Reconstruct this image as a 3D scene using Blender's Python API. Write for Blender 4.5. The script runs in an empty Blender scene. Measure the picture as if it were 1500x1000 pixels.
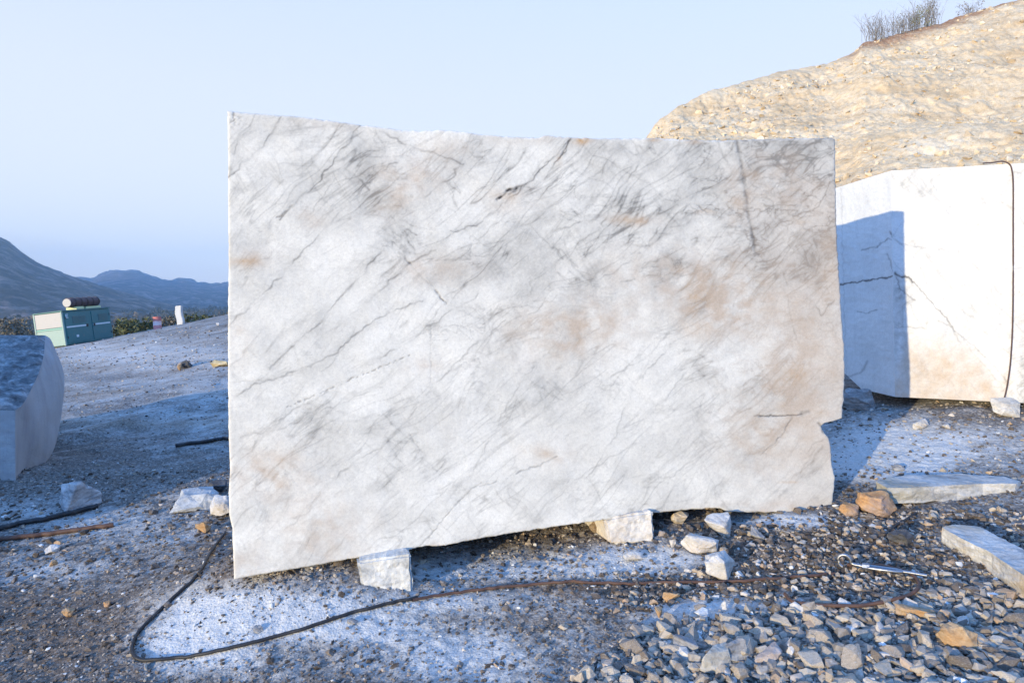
import bpy, bmesh, math, random
import numpy as np
from mathutils import Vector, Matrix

random.seed(5)
rng = np.random.default_rng(5)
scene = bpy.context.scene
col = scene.collection
R = math.radians
CAMZ = 1.5

# ------------------------------------------------------------------ noise
_pr = np.random.default_rng(1234)
_perm = _pr.permutation(4096).astype(np.int32)
_ang = _pr.uniform(0, 2 * np.pi, 4096)
_gx, _gy = np.cos(_ang), np.sin(_ang)

def perlin(x, y, seed=0):
    x = np.asarray(x, float); y = np.asarray(y, float)
    ix = np.floor(x); iy = np.floor(y)
    fx = x - ix; fy = y - iy
    ix = ix.astype(np.int32); iy = iy.astype(np.int32)
    u = fx * fx * fx * (fx * (fx * 6 - 15) + 10); v = fy * fy * fy * (fy * (fy * 6 - 15) + 10)
    s0 = int(_perm[(seed * 131 + 7) & 4095])
    r0 = _perm[(iy + s0) & 4095]; r1 = _perm[(iy + 1 + s0) & 4095]
    def g(r, dx, dy):
        h = _perm[(ix + dx + r) & 4095]
        return _gx[h] * (fx - dx) + _gy[h] * (fy - dy)
    a0 = g(r0, 0, 0); n0 = a0 + (g(r0, 1, 0) - a0) * u
    a1 = g(r1, 0, 1); n1 = a1 + (g(r1, 1, 1) - a1) * u
    return (n0 + (n1 - n0) * v) * 1.5

def fbm(x, y, seed=0, oct=4, gain=.5):
    s = 0; a = 1; t = 0
    for o in range(oct):
        s = s + a * perlin(x * 2 ** o, y * 2 ** o, seed + o * 17); t += a; a *= gain
    return s / t

def sstep(a, b, x):
    t = np.clip((np.asarray(x, float) - a) / (b - a), 0, 1)
    return t * t * (3 - 2 * t)

def gauss(x, y, cx, cy, rx, ry=None):
    ry = ry or rx
    return np.exp(-(((x - cx) / rx) ** 2 + ((y - cy) / ry) ** 2))

# ------------------------------------------------------------------ terrain heights
def G(x, y, detail=True):
    x = np.asarray(x, float); y = np.asarray(y, float)
    z = .08 * np.clip(x, -60, 25) + .07 * np.clip(y, -40, 32) - .37
    s = sstep(10, 28, y)
    z = z + s * .11 * np.clip(x + 13.5, -30, 6)
    # drop into the valley beyond the edge of the working floor
    drop = sstep(32.5, 60, y) * (5 + .5 * np.clip(z + 2, 0, 6)) + sstep(50, 260, y) * 8
    z = z - drop
    far = sstep(60, 260, y)
    z = z * (1 - far) + far * -11.5
    z = z + far * 3.0 * fbm(x / 160, y / 220, 71, 3)
    z = z + .16 * gauss(x, y, -5.0, 6.5, 1.0, .8)
    # mounds under and beside the blocks
    z = z + .19 * gauss(x, y, -1.45, 3.95, .75, .5) + .06 * gauss(x, y, -1.0, 4.0, .55, .35) + .05 * gauss(x, y, .7, 4.4, .7, .5)
    z = z + .17 * gauss(x, y, 4.6, 6.6, 2.0, 1.5)
    z = z + 3.4 * gauss(x, y, -9.4, 2.0, 2.3, 2.6) * (1 + (.55 * fbm(x / .8, y / .8, 5, 3) if detail else 0))  # unseen heap added off to the left to shade the left block
    near = 1 - sstep(26, 60, y)
    for (ax, ay, bx, by, hh, ww) in ((-7.5, 5.1, -3.2, 12.2, .09, .22), (-9.2, 8.2, -3.6, 13.8, .08, .25)):
        l = math.hypot(bx - ax, by - ay); ux, uy = (bx - ax) / l, (by - ay) / l
        q = (x - ax) * ux + (y - ay) * uy; w_ = -(x - ax) * uy + (y - ay) * ux
        z = z + hh * np.exp(-(w_ / ww) ** 2) * sstep(-1, 1, q) * (1 - sstep(l - 1, l + 1, q))
    if detail:
        z = z + near * (.035 * fbm(x / 1.3, y / 1.1, 3, 3) + .03 * fbm(x / 2.6 + y * .12, y / .55, 9, 3) * sstep(4.6, 8, y)
                        + .016 * fbm(x / .28, y / .25, 21, 3) + .007 * perlin(x / .06, y / .055, 33) * (1 - sstep(7, 14, y)))
        ru, rw = .52 * x + .855 * y, .855 * x - .52 * y
        z = z + .05 * fbm(ru / 3.2, rw / .42, 47, 3) * (1 - sstep(-3.2, -1.6, x)) * sstep(4.5, 6.5, y) * (1 - sstep(15, 20, y))
        z = z + near * .10 * fbm(x / 5, y / 2.2, 44, 3) * sstep(9, 16, y)
    return z

def gp(px, py, lift=0.0):
    """point on the ground seen at photo pixel (px, py)"""
    t = (px - 750) / 1000.0; k = (py - 440) / 1000.0
    y = 5.0
    for i in range(26):
        g = float(G(t * y, y, i > 22))
        yn = (CAMZ - g) / max(k, 1e-3)
        y = .4 * y + .6 * min(yn, 60)
    x = t * y
    return Vector((x, y, float(G(x, y)) + lift))

def P(px, py, d):
    return Vector(((px - 750) / 1000 * d, d, CAMZ + (440 - py) / 1000 * d))

# ------------------------------------------------------------------ mesh helpers
def mesh_np(name, V, F, smooth=False):
    V = np.asarray(V, np.float32); F = np.asarray(F, np.int32)
    me = bpy.data.meshes.new(name)
    n = F.shape[1]
    me.vertices.add(len(V)); me.vertices.foreach_set('co', V.ravel())
    me.loops.add(F.size); me.loops.foreach_set('vertex_index', F.ravel())
    me.polygons.add(len(F)); me.polygons.foreach_set('loop_start', np.arange(len(F), dtype=np.int32) * n)
    me.polygons.foreach_set('loop_total', np.full(len(F), n, np.int32))
    me.polygons.foreach_set('use_smooth', np.full(len(F), smooth, bool))
    me.update(calc_edges=True); me.validate()
    return me

def attr(me, name, vals):
    a = me.attributes.new(name, 'FLOAT', 'POINT')
    a.data.foreach_set('value', np.asarray(vals, np.float32).ravel())

def grid_faces(nu, nv, off=0, flip=False):
    i = np.arange((nu - 1) * (nv - 1)); r = i // (nu - 1); c = i % (nu - 1)
    a = off + r * nu + c
    f = np.stack([a, a + 1, a + nu + 1, a + nu], 1)
    return f[:, ::-1] if flip else f

def add(name, me, mat=None, parent=None, label=None, cat=None, group=None, kind=None, loc=None):
    o = bpy.data.objects.new(name, me); col.objects.link(o)
    if mat is not None and me is not None and len(me.materials) == 0: me.materials.append(mat)
    if parent: o.parent = parent
    if label: o['label'] = label
    if cat: o['category'] = cat
    if group: o['group'] = group
    if kind: o['kind'] = kind
    if loc is not None: o.location = loc
    return o

def bm_mesh(name, bm, smooth=False):
    me = bpy.data.meshes.new(name); bmesh.ops.recalc_face_normals(bm, faces=bm.faces); bm.to_mesh(me); bm.free()
    for p in me.polygons: p.use_smooth = smooth
    return me

def bm_box(bm, x0, x1, y0, y1, z0, z1, bev=0):
    ret = bmesh.ops.create_cube(bm, size=1)
    vs = ret['verts']
    for v in vs:
        v.co = Vector((x0 + (v.co.x + .5) * (x1 - x0), y0 + (v.co.y + .5) * (y1 - y0), z0 + (v.co.z + .5) * (z1 - z0)))
    if bev:
        es = list({e for v in vs for e in v.link_edges})
        bmesh.ops.bevel(bm, geom=es, offset=bev, segments=2, affect='EDGES')

def bm_cyl(bm, p0, p1, r0, r1=None, seg=20):
    r1 = r0 if r1 is None else r1
    d = Vector(p1) - Vector(p0)
    m = Matrix.Translation((Vector(p0) + Vector(p1)) / 2) @ d.to_track_quat('Z', 'Y').to_matrix().to_4x4()
    bmesh.ops.create_cone(bm, cap_ends=True, segments=seg, radius1=r0, radius2=r1, depth=d.length, matrix=m)

def tube_arrays(pts, r, seg=8):
    pts = [Vector(p) for p in pts]
    V = []; n = len(pts)
    for i, p in enumerate(pts):
        t = (pts[min(i + 1, n - 1)] - pts[max(i - 1, 0)]).normalized()
        s = t.cross(Vector((0, 0, 1)))
        if s.length < 1e-4: s = Vector((1, 0, 0))
        s.normalize(); u = s.cross(t)
        rr = r[i] if hasattr(r, '__len__') else r
        for k in range(seg):
            a = 2 * math.pi * k / seg
            V.append(p + s * math.cos(a) * rr + u * math.sin(a) * rr)
    F = []
    for i in range(n - 1):
        for k in range(seg):
            a = i * seg + k; b = i * seg + (k + 1) % seg
            F.append((a, b, b + seg, a + seg))
    return np.array([tuple(v) for v in V]), np.array(F)

def smooth_path(pts, n):
    """Catmull-Rom through 2D/3D points"""
    P_ = np.array([tuple(p) for p in pts], float)
    P_ = np.vstack([2 * P_[0] - P_[1], P_, 2 * P_[-1] - P_[-2]])
    out = []
    m = len(P_) - 3
    for i in range(m):
        k = max(2, n // m)
        for j in range(k):
            t = j / k
            p0, p1, p2, p3 = P_[i:i + 4]
            out.append(.5 * (2 * p1 + (p2 - p0) * t + (2 * p0 - 5 * p1 + 4 * p2 - p3) * t * t + (3 * p1 - p0 - 3 * p2 + p3) * t ** 3))
    out.append(P_[-2])
    return np.array(out)

def ground_tube(name, pxpts, r, n=120, lift=0.3):
    q = smooth_path(pxpts, n)
    pts = []
    kk = rng.normal(0, 1, (len(q), 2)); kk = np.stack([np.convolve(kk[:, i], np.ones(9) / 4, 'same') for i in (0, 1)], 1)
    for (a, b), (ja, jb) in zip(q, kk):
        v = gp(a + ja * .9, b + jb * .9); v.z += r * lift + .004
        pts.append(v)
    z = np.array([p.z for p in pts])
    k = np.ones(5) / 5
    zs = np.convolve(np.pad(z, 2, mode='edge'), k, 'valid')
    for p, zz in zip(pts, np.maximum(zs, z - r * .4)): p.z = zz
    V, F = tube_arrays(pts, r)
    return mesh_np(name, V, F, True)

# ------------------------------------------------------------------ materials
class NB:
    def __init__(s, name, rough=.85, spec=.3):
        s.m = bpy.data.materials.new(name); s.m.use_nodes = True
        s.nt = s.m.node_tree; s.b = s.nt.nodes['Principled BSDF']
        s.b.inputs['Roughness'].default_value = rough
        s.b.inputs['Specular IOR Level'].default_value = spec
        s.co = s.n('ShaderNodeTexCoord').outputs['Object']
    def n(s, t, **kw):
        n = s.nt.nodes.new(t)
        for k, v in kw.items(): setattr(n, k, v)
        return n
    def link(s, a, b): s.nt.links.new(a, b)
    def attr(s, name): return s.n('ShaderNodeAttribute', attribute_name=name).outputs['Fac']
    def noise(s, scale, detail=4, rough=.6, dist=0, vec=None, stretch=None):
        n = s.n('ShaderNodeTexNoise'); n.inputs['Scale'].default_value = scale
        n.inputs['Detail'].default_value = detail; n.inputs['Roughness'].default_value = rough; n.inputs['Distortion'].default_value = dist
        v = vec or s.co
        if stretch:
            mp = s.n('ShaderNodeMapping'); mp.inputs['Scale'].default_value = stretch; s.link(v, mp.inputs[0]); v = mp.outputs[0]
        s.link(v, n.inputs['Vector']); return n.outputs['Fac']
    def voro(s, scale, feature='F1', out='Distance', vec=None):
        n = s.n('ShaderNodeTexVoronoi', feature=feature); n.inputs['Scale'].default_value = scale
        s.link(vec or s.co, n.inputs['Vector']); return n.outputs[out]
    def ramp(s, fac, stops, interp='LINEAR'):
        r = s.n('ShaderNodeValToRGB'); r.color_ramp.interpolation = interp
        e = r.color_ramp.elements
        while len(e) < len(stops): e.new(.5)
        for el, (p, c) in zip(e, stops):
            el.position = p; el.color = (*c, 1) if hasattr(c, '__len__') else (c, c, c, 1)
        s.link(fac, r.inputs[0]); return r.outputs[0]
    def mix(s, fac, a, b, mode='MIX'):
        m = s.n('ShaderNodeMix', data_type='RGBA', blend_type=mode)
        for v, i in ((fac, 0), (a, 6), (b, 7)):
            if isinstance(v, (int, float)): m.inputs[i].default_value = v
            elif isinstance(v, tuple): m.inputs[i].default_value = (*v, 1)
            else: s.link(v, m.inputs[i])
        return m.outputs[2]
    def math(s, op, a, b=None, clamp=False):
        m = s.n('ShaderNodeMath', operation=op, use_clamp=clamp)
        for v, i in ((a, 0), (b, 1)):
            if v is None: continue
            if isinstance(v, (int, float)): m.inputs[i].default_value = v
            else: s.link(v, m.inputs[i])
        return m.outputs[0]
    def bump(s, h, strength=.5, dist=.01, prev=None):
        b = s.n('ShaderNodeBump'); b.inputs['Strength'].default_value = strength; b.inputs['Distance'].default_value = dist
        s.link(h, b.inputs['Height'])
        if prev: s.link(prev, b.inputs['Normal'])
        return b.outputs[0]
    def done(s, color, normal=None):
        if isinstance(color, tuple): s.b.inputs['Base Color'].default_value = (*color, 1)
        else: s.link(color, s.b.inputs['Base Color'])
        if normal is not None: s.link(normal, s.b.inputs['Normal'])
        return s.m

def mat_ground():
    m = NB('ground', .95, .15)
    dust, brown, veg, tan = m.attr('dust'), m.attr('brown'), m.attr('veg'), m.attr('tan')
    fine = m.noise(38, 6, .7); mid = m.noise(7, 5, .65); vc = m.voro(75, out='Color')
    sv = m.n('ShaderNodeSeparateColor'); m.link(vc, sv.inputs[0])
    soil = m.ramp(fine, [(.3, (.075, .064, .056)), (.52, (.165, .146, .13)), (.72, (.29, .265, .24))])
    peb = m.ramp(sv.outputs[0], [(0, (.05, .045, .043)), (.5, (.13, .118, .11)), (.8, (.25, .215, .18)), (1, (.50, .48, .45))])
    soil = m.mix(.5, soil, peb)
    soil = m.mix(m.math('MULTIPLY', brown, m.ramp(mid, [(.3, .5), (.6, 1.0)]), True), soil, m.mix(.75, soil, (.11, .066, .036)))
    # fine marble dust gathers in the low places
    n1 = m.noise(24, 6, .75); n2 = m.noise(3.2, 4, .6)
    d = m.math('ADD', dust, m.math('MULTIPLY', m.math('SUBTRACT', n1, .5), 1.3))
    d = m.math('ADD', d, m.math('MULTIPLY', m.math('SUBTRACT', n2, .5), .7))
    d = m.ramp(d, [(.2, 0), (.85, .95)])
    dcol = m.ramp(m.noise(60, 5, .7), [(.25, (.32, .315, .30)), (.5, (.52, .51, .49)), (.75, (.66, .65, .63))])
    dcol = m.mix(tan, dcol, m.mix(.5, dcol, (.52, .38, .26), 'MIX'))  # tan carries the painted warm sunlight
    soil = m.mix(m.math('MULTIPLY', tan, .6), soil, (.36, .27, .19))
    c = m.mix(d, soil, dcol)
    vcol = m.ramp(m.noise(.05, 5, .6), [(.35, (.055, .05, .025)), (.5, (.10, .078, .05)), (.65, (.16, .125, .085))])
    c = m.mix(veg, c, vcol)
    h = m.math('ADD', m.math('MULTIPLY', m.voro(70), .6), m.noise(55, 5, .7))
    nb = m.bump(h, .55, .012)
    nb = m.bump(m.noise(9, 5, .65), .5, .03, nb)
    return m.done(c, nb)

def mat_gravel(name='gravel', attrname='tint', objrand=False, light=0):
    m = NB(name, .85, .25)
    if objrand:
        t = m.n('ShaderNodeObjectInfo').outputs['Random']
    else:
        t = m.attr(attrname)
    c = m.ramp(t, [(0, (.05, .038, .030)), (.3, (.15, .118, .094)), (.55, (.32, .28, .24)), (.75, (.44, .36, .27)), (.86, (.36, .24, .15)), (.93, (.58, .55, .51)), (1, (.70, .69, .67))])
    if light: c = m.ramp(t, [(0, (.13, .105, .085)), (.25, (.27, .22, .175)), (.5, (.41, .34, .265)), (.75, (.50, .43, .345)), (.88, (.44, .33, .22)), (1, (.58, .55, .50))])
    n = m.noise(22, 6, .7, .4)
    up = m.n('ShaderNodeNewGeometry').outputs['Normal']
    sp = m.n('ShaderNodeSeparateXYZ'); m.link(up, sp.inputs[0])
    dn = m.math('MULTIPLY', m.ramp(sp.outputs[2], [(.7, 0), (.98, .22)]), m.ramp(m.noise(7, 4, .6), [(.4, 0), (.62, 1)]))
    c = m.mix(dn, c, (.52, .51, .49))
    c = m.mix(.75, c, m.ramp(n, [(.3, .45), (.5, .9), (.72, 1.35)]), 'MULTIPLY')
    str_ = m.noise(9, 5, .65, .2, stretch=(1, 1.6, 5))
    c = m.mix(m.ramp(str_, [(.56, 0), (.7, .55)]), c, (.55, .53, .50))
    nb = m.bump(m.math('ADD', n, m.noise(70, 4, .6)), .5, .01)
    return m.done(c, nb)

def mat_rock(name, base, dark, light, stain=None, scale=6, rough=.85, stretch=(1, 1, 3), bump=.6):
    m = NB(name, rough, .25)
    n = m.noise(scale, 6, .68, .5, stretch=stretch); f = m.noise(scale * 7, 5, .7)
    c = m.ramp(n, [(.28, dark), (.5, base), (.72, light)])
    c = m.mix(.6, c, m.ramp(f, [(.3, .55), (.5, 1.0), (.7, 1.3)]), 'MULTIPLY')
    if stain: c = m.mix(m.ramp(m.noise(scale * .6, 4, .6), [(.48, 0), (.66, .8)]), c, stain)
    nb = m.bump(m.math('ADD', n, m.math('MULTIPLY', f, .6)), bump, .02)
    return m.done(c, nb)

def mat_marble(name, tone=(1, 1, 1)):
    m = NB(name, .62, .3)
    g, w, r, k = m.attr('grey'), m.attr('warm'), m.attr('rust'), m.attr('crack')
    base = m.ramp(m.noise(2.5, 5, .6), [(.3, (.675, .645, .58)), (.6, (.755, .722, .65))])
    base = m.mix(1.0, base, tone, 'MULTIPLY')
    fine = m.noise(60, 5, .75)
    c = m.mix(g, base, (.22, .21, .19))
    c = m.mix(w, c, (.46, .36, .27))
    c = m.mix(r, c, (.46, .28, .13))
    c = m.mix(k, c, (.045, .038, .034))
    c = m.mix(.6, c, m.ramp(fine, [(.3, .80), (.6, 1.06)]), 'MULTIPLY')
    c = m.mix(.5, c, m.ramp(m.noise(140, 3, .8), [(.35, .86), (.62, 1.06)]), 'MULTIPLY')
    nb = m.bump(m.math('ADD', fine, m.math('MULTIPLY', k, -1.5)), .10, .004)
    return m.done(c, nb)

def mat_paint(name, c, rough=.5, wear=.12, dirt=(.2, .17, .13)):
    m = NB(name, rough, .4)
    n = m.noise(6, 6, .7)
    cc = m.mix(m.ramp(n, [(.55, 0), (.75, wear * 3)]), c, dirt)
    return m.done(cc, m.bump(m.noise(30, 3), .08, .01))

M_GROUND = mat_ground()
M_GRAVEL = mat_gravel()
M_RUBBLE = mat_gravel('rubble_stone', objrand=True, light=1.3)
M_MARBLE = mat_marble('veined_marble')
M_MARBLE_CLEAN = mat_marble('clean_marble', (.95, .98, 1.06))
M_HOSE = mat_paint('black_rubber', (.018, .018, .02), .6, .2, (.12, .11, .10))
M_CABLE = mat_paint('rusty_cable', (.085, .045, .032), .7, .25, (.05, .04, .035))
M_STEEL = NB('worn_steel', .35, .5); M_STEEL.b.inputs['Metallic'].default_value = .85
M_STEEL = M_STEEL.done((.26, .265, .28), M_STEEL.bump(M_STEEL.noise(60), .2, .004))

# ------------------------------------------------------------------ ground sheet
def axis(lo_dense, hi_dense, step, lo, hi, grow):
    a = list(np.arange(lo_dense, hi_dense, step))
    s = step
    while a[-1] < hi: s *= grow; a.append(a[-1] + s)
    s = step; b = []
    p = lo_dense
    while p > lo: s *= grow; p -= s; b.append(p)
    return np.array(b[::-1] + a)

def blob(px, py, cx, cy, rx, ry): return np.exp(-(((px - cx) / rx) ** 2 + ((py - cy) / ry) ** 2))

def photo_px(x, y, z):
    yy = np.maximum(y, .3)
    return 750 + 1000 * x / yy, 440 - 1000 * (z - CAMZ) / yy

# places on the site where marble dust lies and where brown earth shows, kept as ground spots (x, y, radius x, radius y, amount)
DUST_PX = [(290, 905, 75, 45, .5), (245, 948, 45, 18, .45), (150, 640, 220, 60, -.12), (1310, 655, 160, 38, .35), (1180, 762, 80, 12, .4), (440, 900, 110, 45, .55), (300, 930, 90, 40, .45), (560, 920, 120, 40, .4), (680, 960, 110, 50, .55), (780, 830, 190, 22, .55), (700, 880, 100, 18, .5),
           (950, 815, 120, 20, .5), (1060, 880, 110, 30, .35), (1010, 910, 60, 25, .35), (120, 760, 110, 22, .3), (230, 780, 90, 20, .25), (70, 840, 60, 20, .3),
           (1280, 680, 120, 22, .6), (1330, 650, 70, 25, .35), (1150, 765, 90, 12, .5), (1400, 650, 150, 30, .15), (300, 600, 200, 60, .2), (200, 520, 160, 20, .3), (620, 830, 40, 20, .3), (900, 980, 60, 30, .15), (330, 980, 120, 25, .3)]
BROWN_PX = [(90, 930, 140, 70, .6), (960, 860, 200, 20, .8), (1210, 800, 130, 40, 1.0), (820, 790, 120, 22, .5), (430, 840, 90, 15, .9), (200, 700, 120, 30, .2), (840, 880, 110, 40, .4), (1260, 760, 60, 20, .8), (330, 800, 30, 30, .7), (1300, 860, 120, 40, .5)]

xs = axis(-3.4, 4.0, .0125, -2400, 2400, 1.045)
ys = axis(2.3, 6.8, .0115, -40, 2420, 1.022)
X, Y = np.meshgrid(xs, ys)
Z = G(X, Y)
gx, gy = photo_px(X, Y, Z)
vis = sstep(1.2, 2.0, Y)
dust = .22 + .36 * fbm(X / .9, Y / .6, 61, 4) + .24 * fbm(X / .22, Y / .17, 63, 3) + .12 * sstep(6, 10, Y)
for a, b, c, d, e in DUST_PX: dust = dust + vis * e * 1.15 * blob(gx, gy, a, b, c, d)
brown = .15 + .3 * fbm(X / .7, Y / .7, 81, 3)
for a, b, c, d, e in BROWN_PX: brown = brown + vis * e * blob(gx, gy, a, b, c, d)
dust = dust + vis * .10 * blob(gx, gy, 240, 520, 160, 16)
brown = brown + vis * .3 * blob(gx, gy, 240, 522, 200, 22)
dust = dust - vis * .45 * blob(gx, gy, 1210, 805, 150, 45) - vis * .3 * blob(gx, gy, 950, 860, 250, 14) - vis * .35 * blob(gx, gy, 60, 940, 160, 70)
road = blob(gx, gy, 230, 492, 200, 9)
veg = sstep(33, 42, Y)
me = mesh_np('ground', np.stack([X, Y, Z], -1).reshape(-1, 3), grid_faces(len(xs), len(ys)), True)
attr(me, 'dust', np.clip(dust, 0, 1)); attr(me, 'brown', np.clip(brown, 0, 1)); attr(me, 'veg', veg)
tan = vis * (blob(gx, gy, 250, 522, 260, 26) + .7 * blob(gx, gy, 220, 575, 200, 9) + .7 * blob(gx, gy, 200, 618, 200, 10)) * (.7 + .8 * fbm(X / 2.5, Y / .8, 95, 3))  # warm sunlight painted in: the lit far floor and two sun strips
attr(me, 'tan', np.clip(tan, 0, 1))
add('ground', me, M_GROUND, kind='structure')

# ------------------------------------------------------------------ hill of ochre earth
CREST = [(840, 470), (880, 360), (915, 262), (935, 222), (948, 198), (960, 180), (985, 160), (1010, 146), (1040, 133), (1090, 120), (1140, 107), (1200, 97), (1226, 89), (1250, 76), (1262, 63),
         (1300, 53), (1340, 43), (1380, 34), (1400, 26), (1440, 15), (1500, 0), (1600, -30), (1750, -60), (2000, -80), (2600, -60), (3400, 0)]
cpx = np.array([c[0] for c in CREST], float); cpy = np.array([c[1] for c in CREST], float)
tt = np.concatenate([np.linspace(.09, .78, 520), np.linspace(.785, 2.6, 120)])
vv = np.concatenate([np.linspace(0, 1, 300), np.linspace(1.01, 1.7, 50)])
T, Vv = np.meshgrid(tt, vv)
px = 750 + 1000 * T
crest_y = np.interp(px, [840, 948, 1250, 1500, 3400], [31, 33, 39, 44, 48])
y0 = np.interp(px, [840, 1000, 1300, 3400], [28, 19, 14.5, 14.5])
yy = y0 + (crest_y - y0) * Vv
zc = CAMZ + (440 - np.interp(px, cpx, cpy)) / 1000 * crest_y
zb = G(T * y0, y0, False) - .3
# stepped profile: a spoil slope, a working bench, the cut face, the top
prof = np.interp(Vv, [0, .2, .36, .44, .56, .62, .8, 1, 1.2, 1.7], [0, .22, .36, .41, .55, .57, .82, 1, 1.0, .9])
soft = Vv
prof = .65 * prof + .35 * np.clip(soft, 0, 1.02)
zz = zb + (zc - zb) * prof
XX = T * yy
env = sstep(0, .12, Vv) * (1 - sstep(.9, 1.0, Vv)) + .12
# ledges and gullies
led = np.abs(fbm(XX / 6 + 3, zz / 2.2, 101, 4)); rough = fbm(XX / 1.6, yy / 1.3, 111, 4)
led2 = sstep(.05, .25, fbm(XX / 9, yy / 2.4, 127, 3)) * .6 + sstep(.0, .12, fbm(XX / 6, yy / 1.5, 129, 3)) * .35
zz = zz + env * (1.0 * fbm(XX / 9, yy / 6, 121, 2) + .22 * fbm(XX / 2.4, yy / 2.6, 111, 3) - .16 * np.abs(fbm(XX / .9, yy / 1.0, 131, 3)) + .05 * fbm(XX / .25, yy / .28, 137, 2) + .12 * led2)
yy2 = yy + env * .2 * fbm(XX / 1.2, yy / 1.0, 141, 3)
zz = zz + (np.abs(Vv - 1) < .12) * .12 * fbm(XX / .7, yy / .9, 151, 3)
topd = np.clip((zc - zz), 0, 99)
band = (1 - sstep(.35, 1.7, topd + .6 * fbm(XX / 1.5, yy / 1.5, 161, 3))) * sstep(1215, 1270, px)
pale = sstep(.15, .5, fbm(XX / 3.2, zz / 1.3, 171, 4)) + .6 * blob(px, 440 - 1000 * (zz - CAMZ) / yy, 1110, 178, 60, 12)
ochre = .5 * sstep(.02, .4, fbm(XX / 4.5 + 9, zz / 2.5, 181, 4))
hy = 440 - 1000 * (zz - CAMZ) / yy
for (a, b, c, d, k) in [(1160, 165, 45, 14, .9), (1365, 165, 45, 14, .9), (1395, 140, 30, 12, .6), (1290, 200, 35, 14, .9), (1120, 150, 60, 10, .5), (1300, 225, 40, 14, .5), (1470, 110, 30, 14, .5)]:  # darker patches painted in as the shade of the hill's hollows
    ochre = ochre + k * blob(px, hy, a, b, c, d) * (.6 + fbm(XX / .9, zz / .5, 187, 4) * 1.5)
ochre = np.clip(ochre, 0, 1.4)
HILL = (XX, yy2, zz, px, ochre, pale)
me = mesh_np('hill', np.stack([XX, yy2, zz], -1).reshape(-1, 3), grid_faces(len(tt), len(vv)), False)
attr(me, 'band', band); attr(me, 'pale', np.clip(pale, 0, 1)); attr(me, 'ochre', ochre)
m = NB('earth_hill', .95, .1)
f = m.noise(4.5, 8, .78, .2); f2 = m.noise(.6, 6, .7, .6)
c = m.ramp(f, [(.3, (.43, .315, .19)), (.5, (.59, .465, .305)), (.7, (.69, .58, .41))])
c = m.mix(m.math('MULTIPLY', m.attr('ochre'), .6), c, m.ramp(f2, [(.35, (.38, .25, .13)), (.6, (.50, .36, .20))]))  # ochre soil plus the painted shade of the hollows
c = m.mix(m.math('MULTIPLY', m.attr('pale'), m.ramp(f, [(.4, .2), (.55, .9)])), c, (.70, .585, .42))
c = m.mix(m.math('MULTIPLY', m.attr('band'), m.ramp(f, [(.35, 1), (.65, .6)])), c, (.25, .12, .06))
vcol = m.n('ShaderNodeSeparateColor'); m.link(m.voro(3.2, out='Color'), vcol.inputs[0])
c = m.mix(.22, c, m.ramp(vcol.outputs[0], [(0, .62), (.5, 1.0), (1, 1.22)]), 'MULTIPLY')
lowf = m.noise(.45, 6, .62, .8, stretch=(.6, 1, 2.2))
c = m.mix(.75, c, m.ramp(lowf, [(.3, (.70, .62, .52)), (.45, (.92, .88, .82)), (.62, (1.05, 1.04, 1.02))]), 'MULTIPLY')
M_HILL = m.done(c, m.bump(m.math('ADD', m.noise(6, 9, .8), m.math('MULTIPLY', m.voro(12), .3)), .6, .05))
add('hill', me, M_HILL, kind='structure')

# ------------------------------------------------------------------ mountains
def ridge(name, line, d0, d1, n, seed, mat, rough):
    lp = np.array(line, float)
    t = np.linspace((lp[0, 0] - 750) / 1000, (lp[-1, 0] - 750) / 1000, n)
    v = np.concatenate([np.linspace(0, 1, 70), np.linspace(1.02, 1.13, 8)])
    T, Vv = np.meshgrid(t, v)
    px = 750 + 1000 * T
    y = d0 + (d1 - d0) * Vv
    cr = CAMZ + (440 - np.interp(px, lp[:, 0], lp[:, 1])) / 1000 * d1
    x = T * y
    z = -13 + (cr + 13) * (1 - np.abs(1 - Vv) ** 1.25 * np.where(Vv > 1, 1.6, 1))
    s = d1 / 2000.0
    env = np.clip(np.minimum(Vv * 3, 1), 0, 1) * (1 - .85 * sstep(.85, 1.0, Vv))
    z = z + env * rough * (22 * s) * (fbm(x / (170 * s), y / (260 * s), seed, 5) - .6 * np.abs(fbm(x / (120 * s), y / (500 * s), seed + 5, 4))) \
          + (1 - env) * (26 if d1 > 1500 else 11) * s * fbm(x / (48 * s), y / (90 * s), seed + 9, 6, .62)
    me = mesh_np(name, np.stack([x, y, z], -1).reshape(-1, 3), grid_faces(n, len(v)), True)
    return add(name, me, mat, kind='structure')

m = NB('mountain_scrub', .95, .1)
f = m.noise(.035, 9, .78, .3); g_ = m.noise(.008, 5, .6)
c = m.ramp(f, [(.35, (.06, .055, .045)), (.5, (.14, .115, .095)), (.58, (.36, .27, .24)), (.7, (.6, .47, .43))])
M_MOUNT = m.done(c, m.bump(f, 1.0, 18))
ridge('mountain', [(-1400, 380), (-900, 300), (-500, 280), (-200, 305), (-100, 322), (-30, 338), (0, 347), (12, 353), (25, 363), (38, 373), (55, 385), (75, 393), (100, 402), (140, 416), (200, 432), (260, 450)], 420, 1050, 420, 201, M_MOUNT, 1.0)
ridge('mountain_range', [(-600, 400), (60, 405), (120, 406), (137, 408), (143, 404), (158, 399), (170, 396), (182, 396), (205, 398), (215, 401), (222, 405), (232, 409), (255, 411), (272, 409), (283, 412), (300, 416), (330, 415), (420, 405), (560, 412), (700, 420), (900, 415), (1300, 405), (2200, 400)], 1100, 2300, 520, 233, M_MOUNT, .6)

# ------------------------------------------------------------------ slab-shaped marble block
def slabP(px, py):
    t = (px - 750) / 1000.0
    y = 4.024 / (1 - .2609 * t)
    return t * y, y, CAMZ + (440 - py) / 1000 * y

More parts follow.
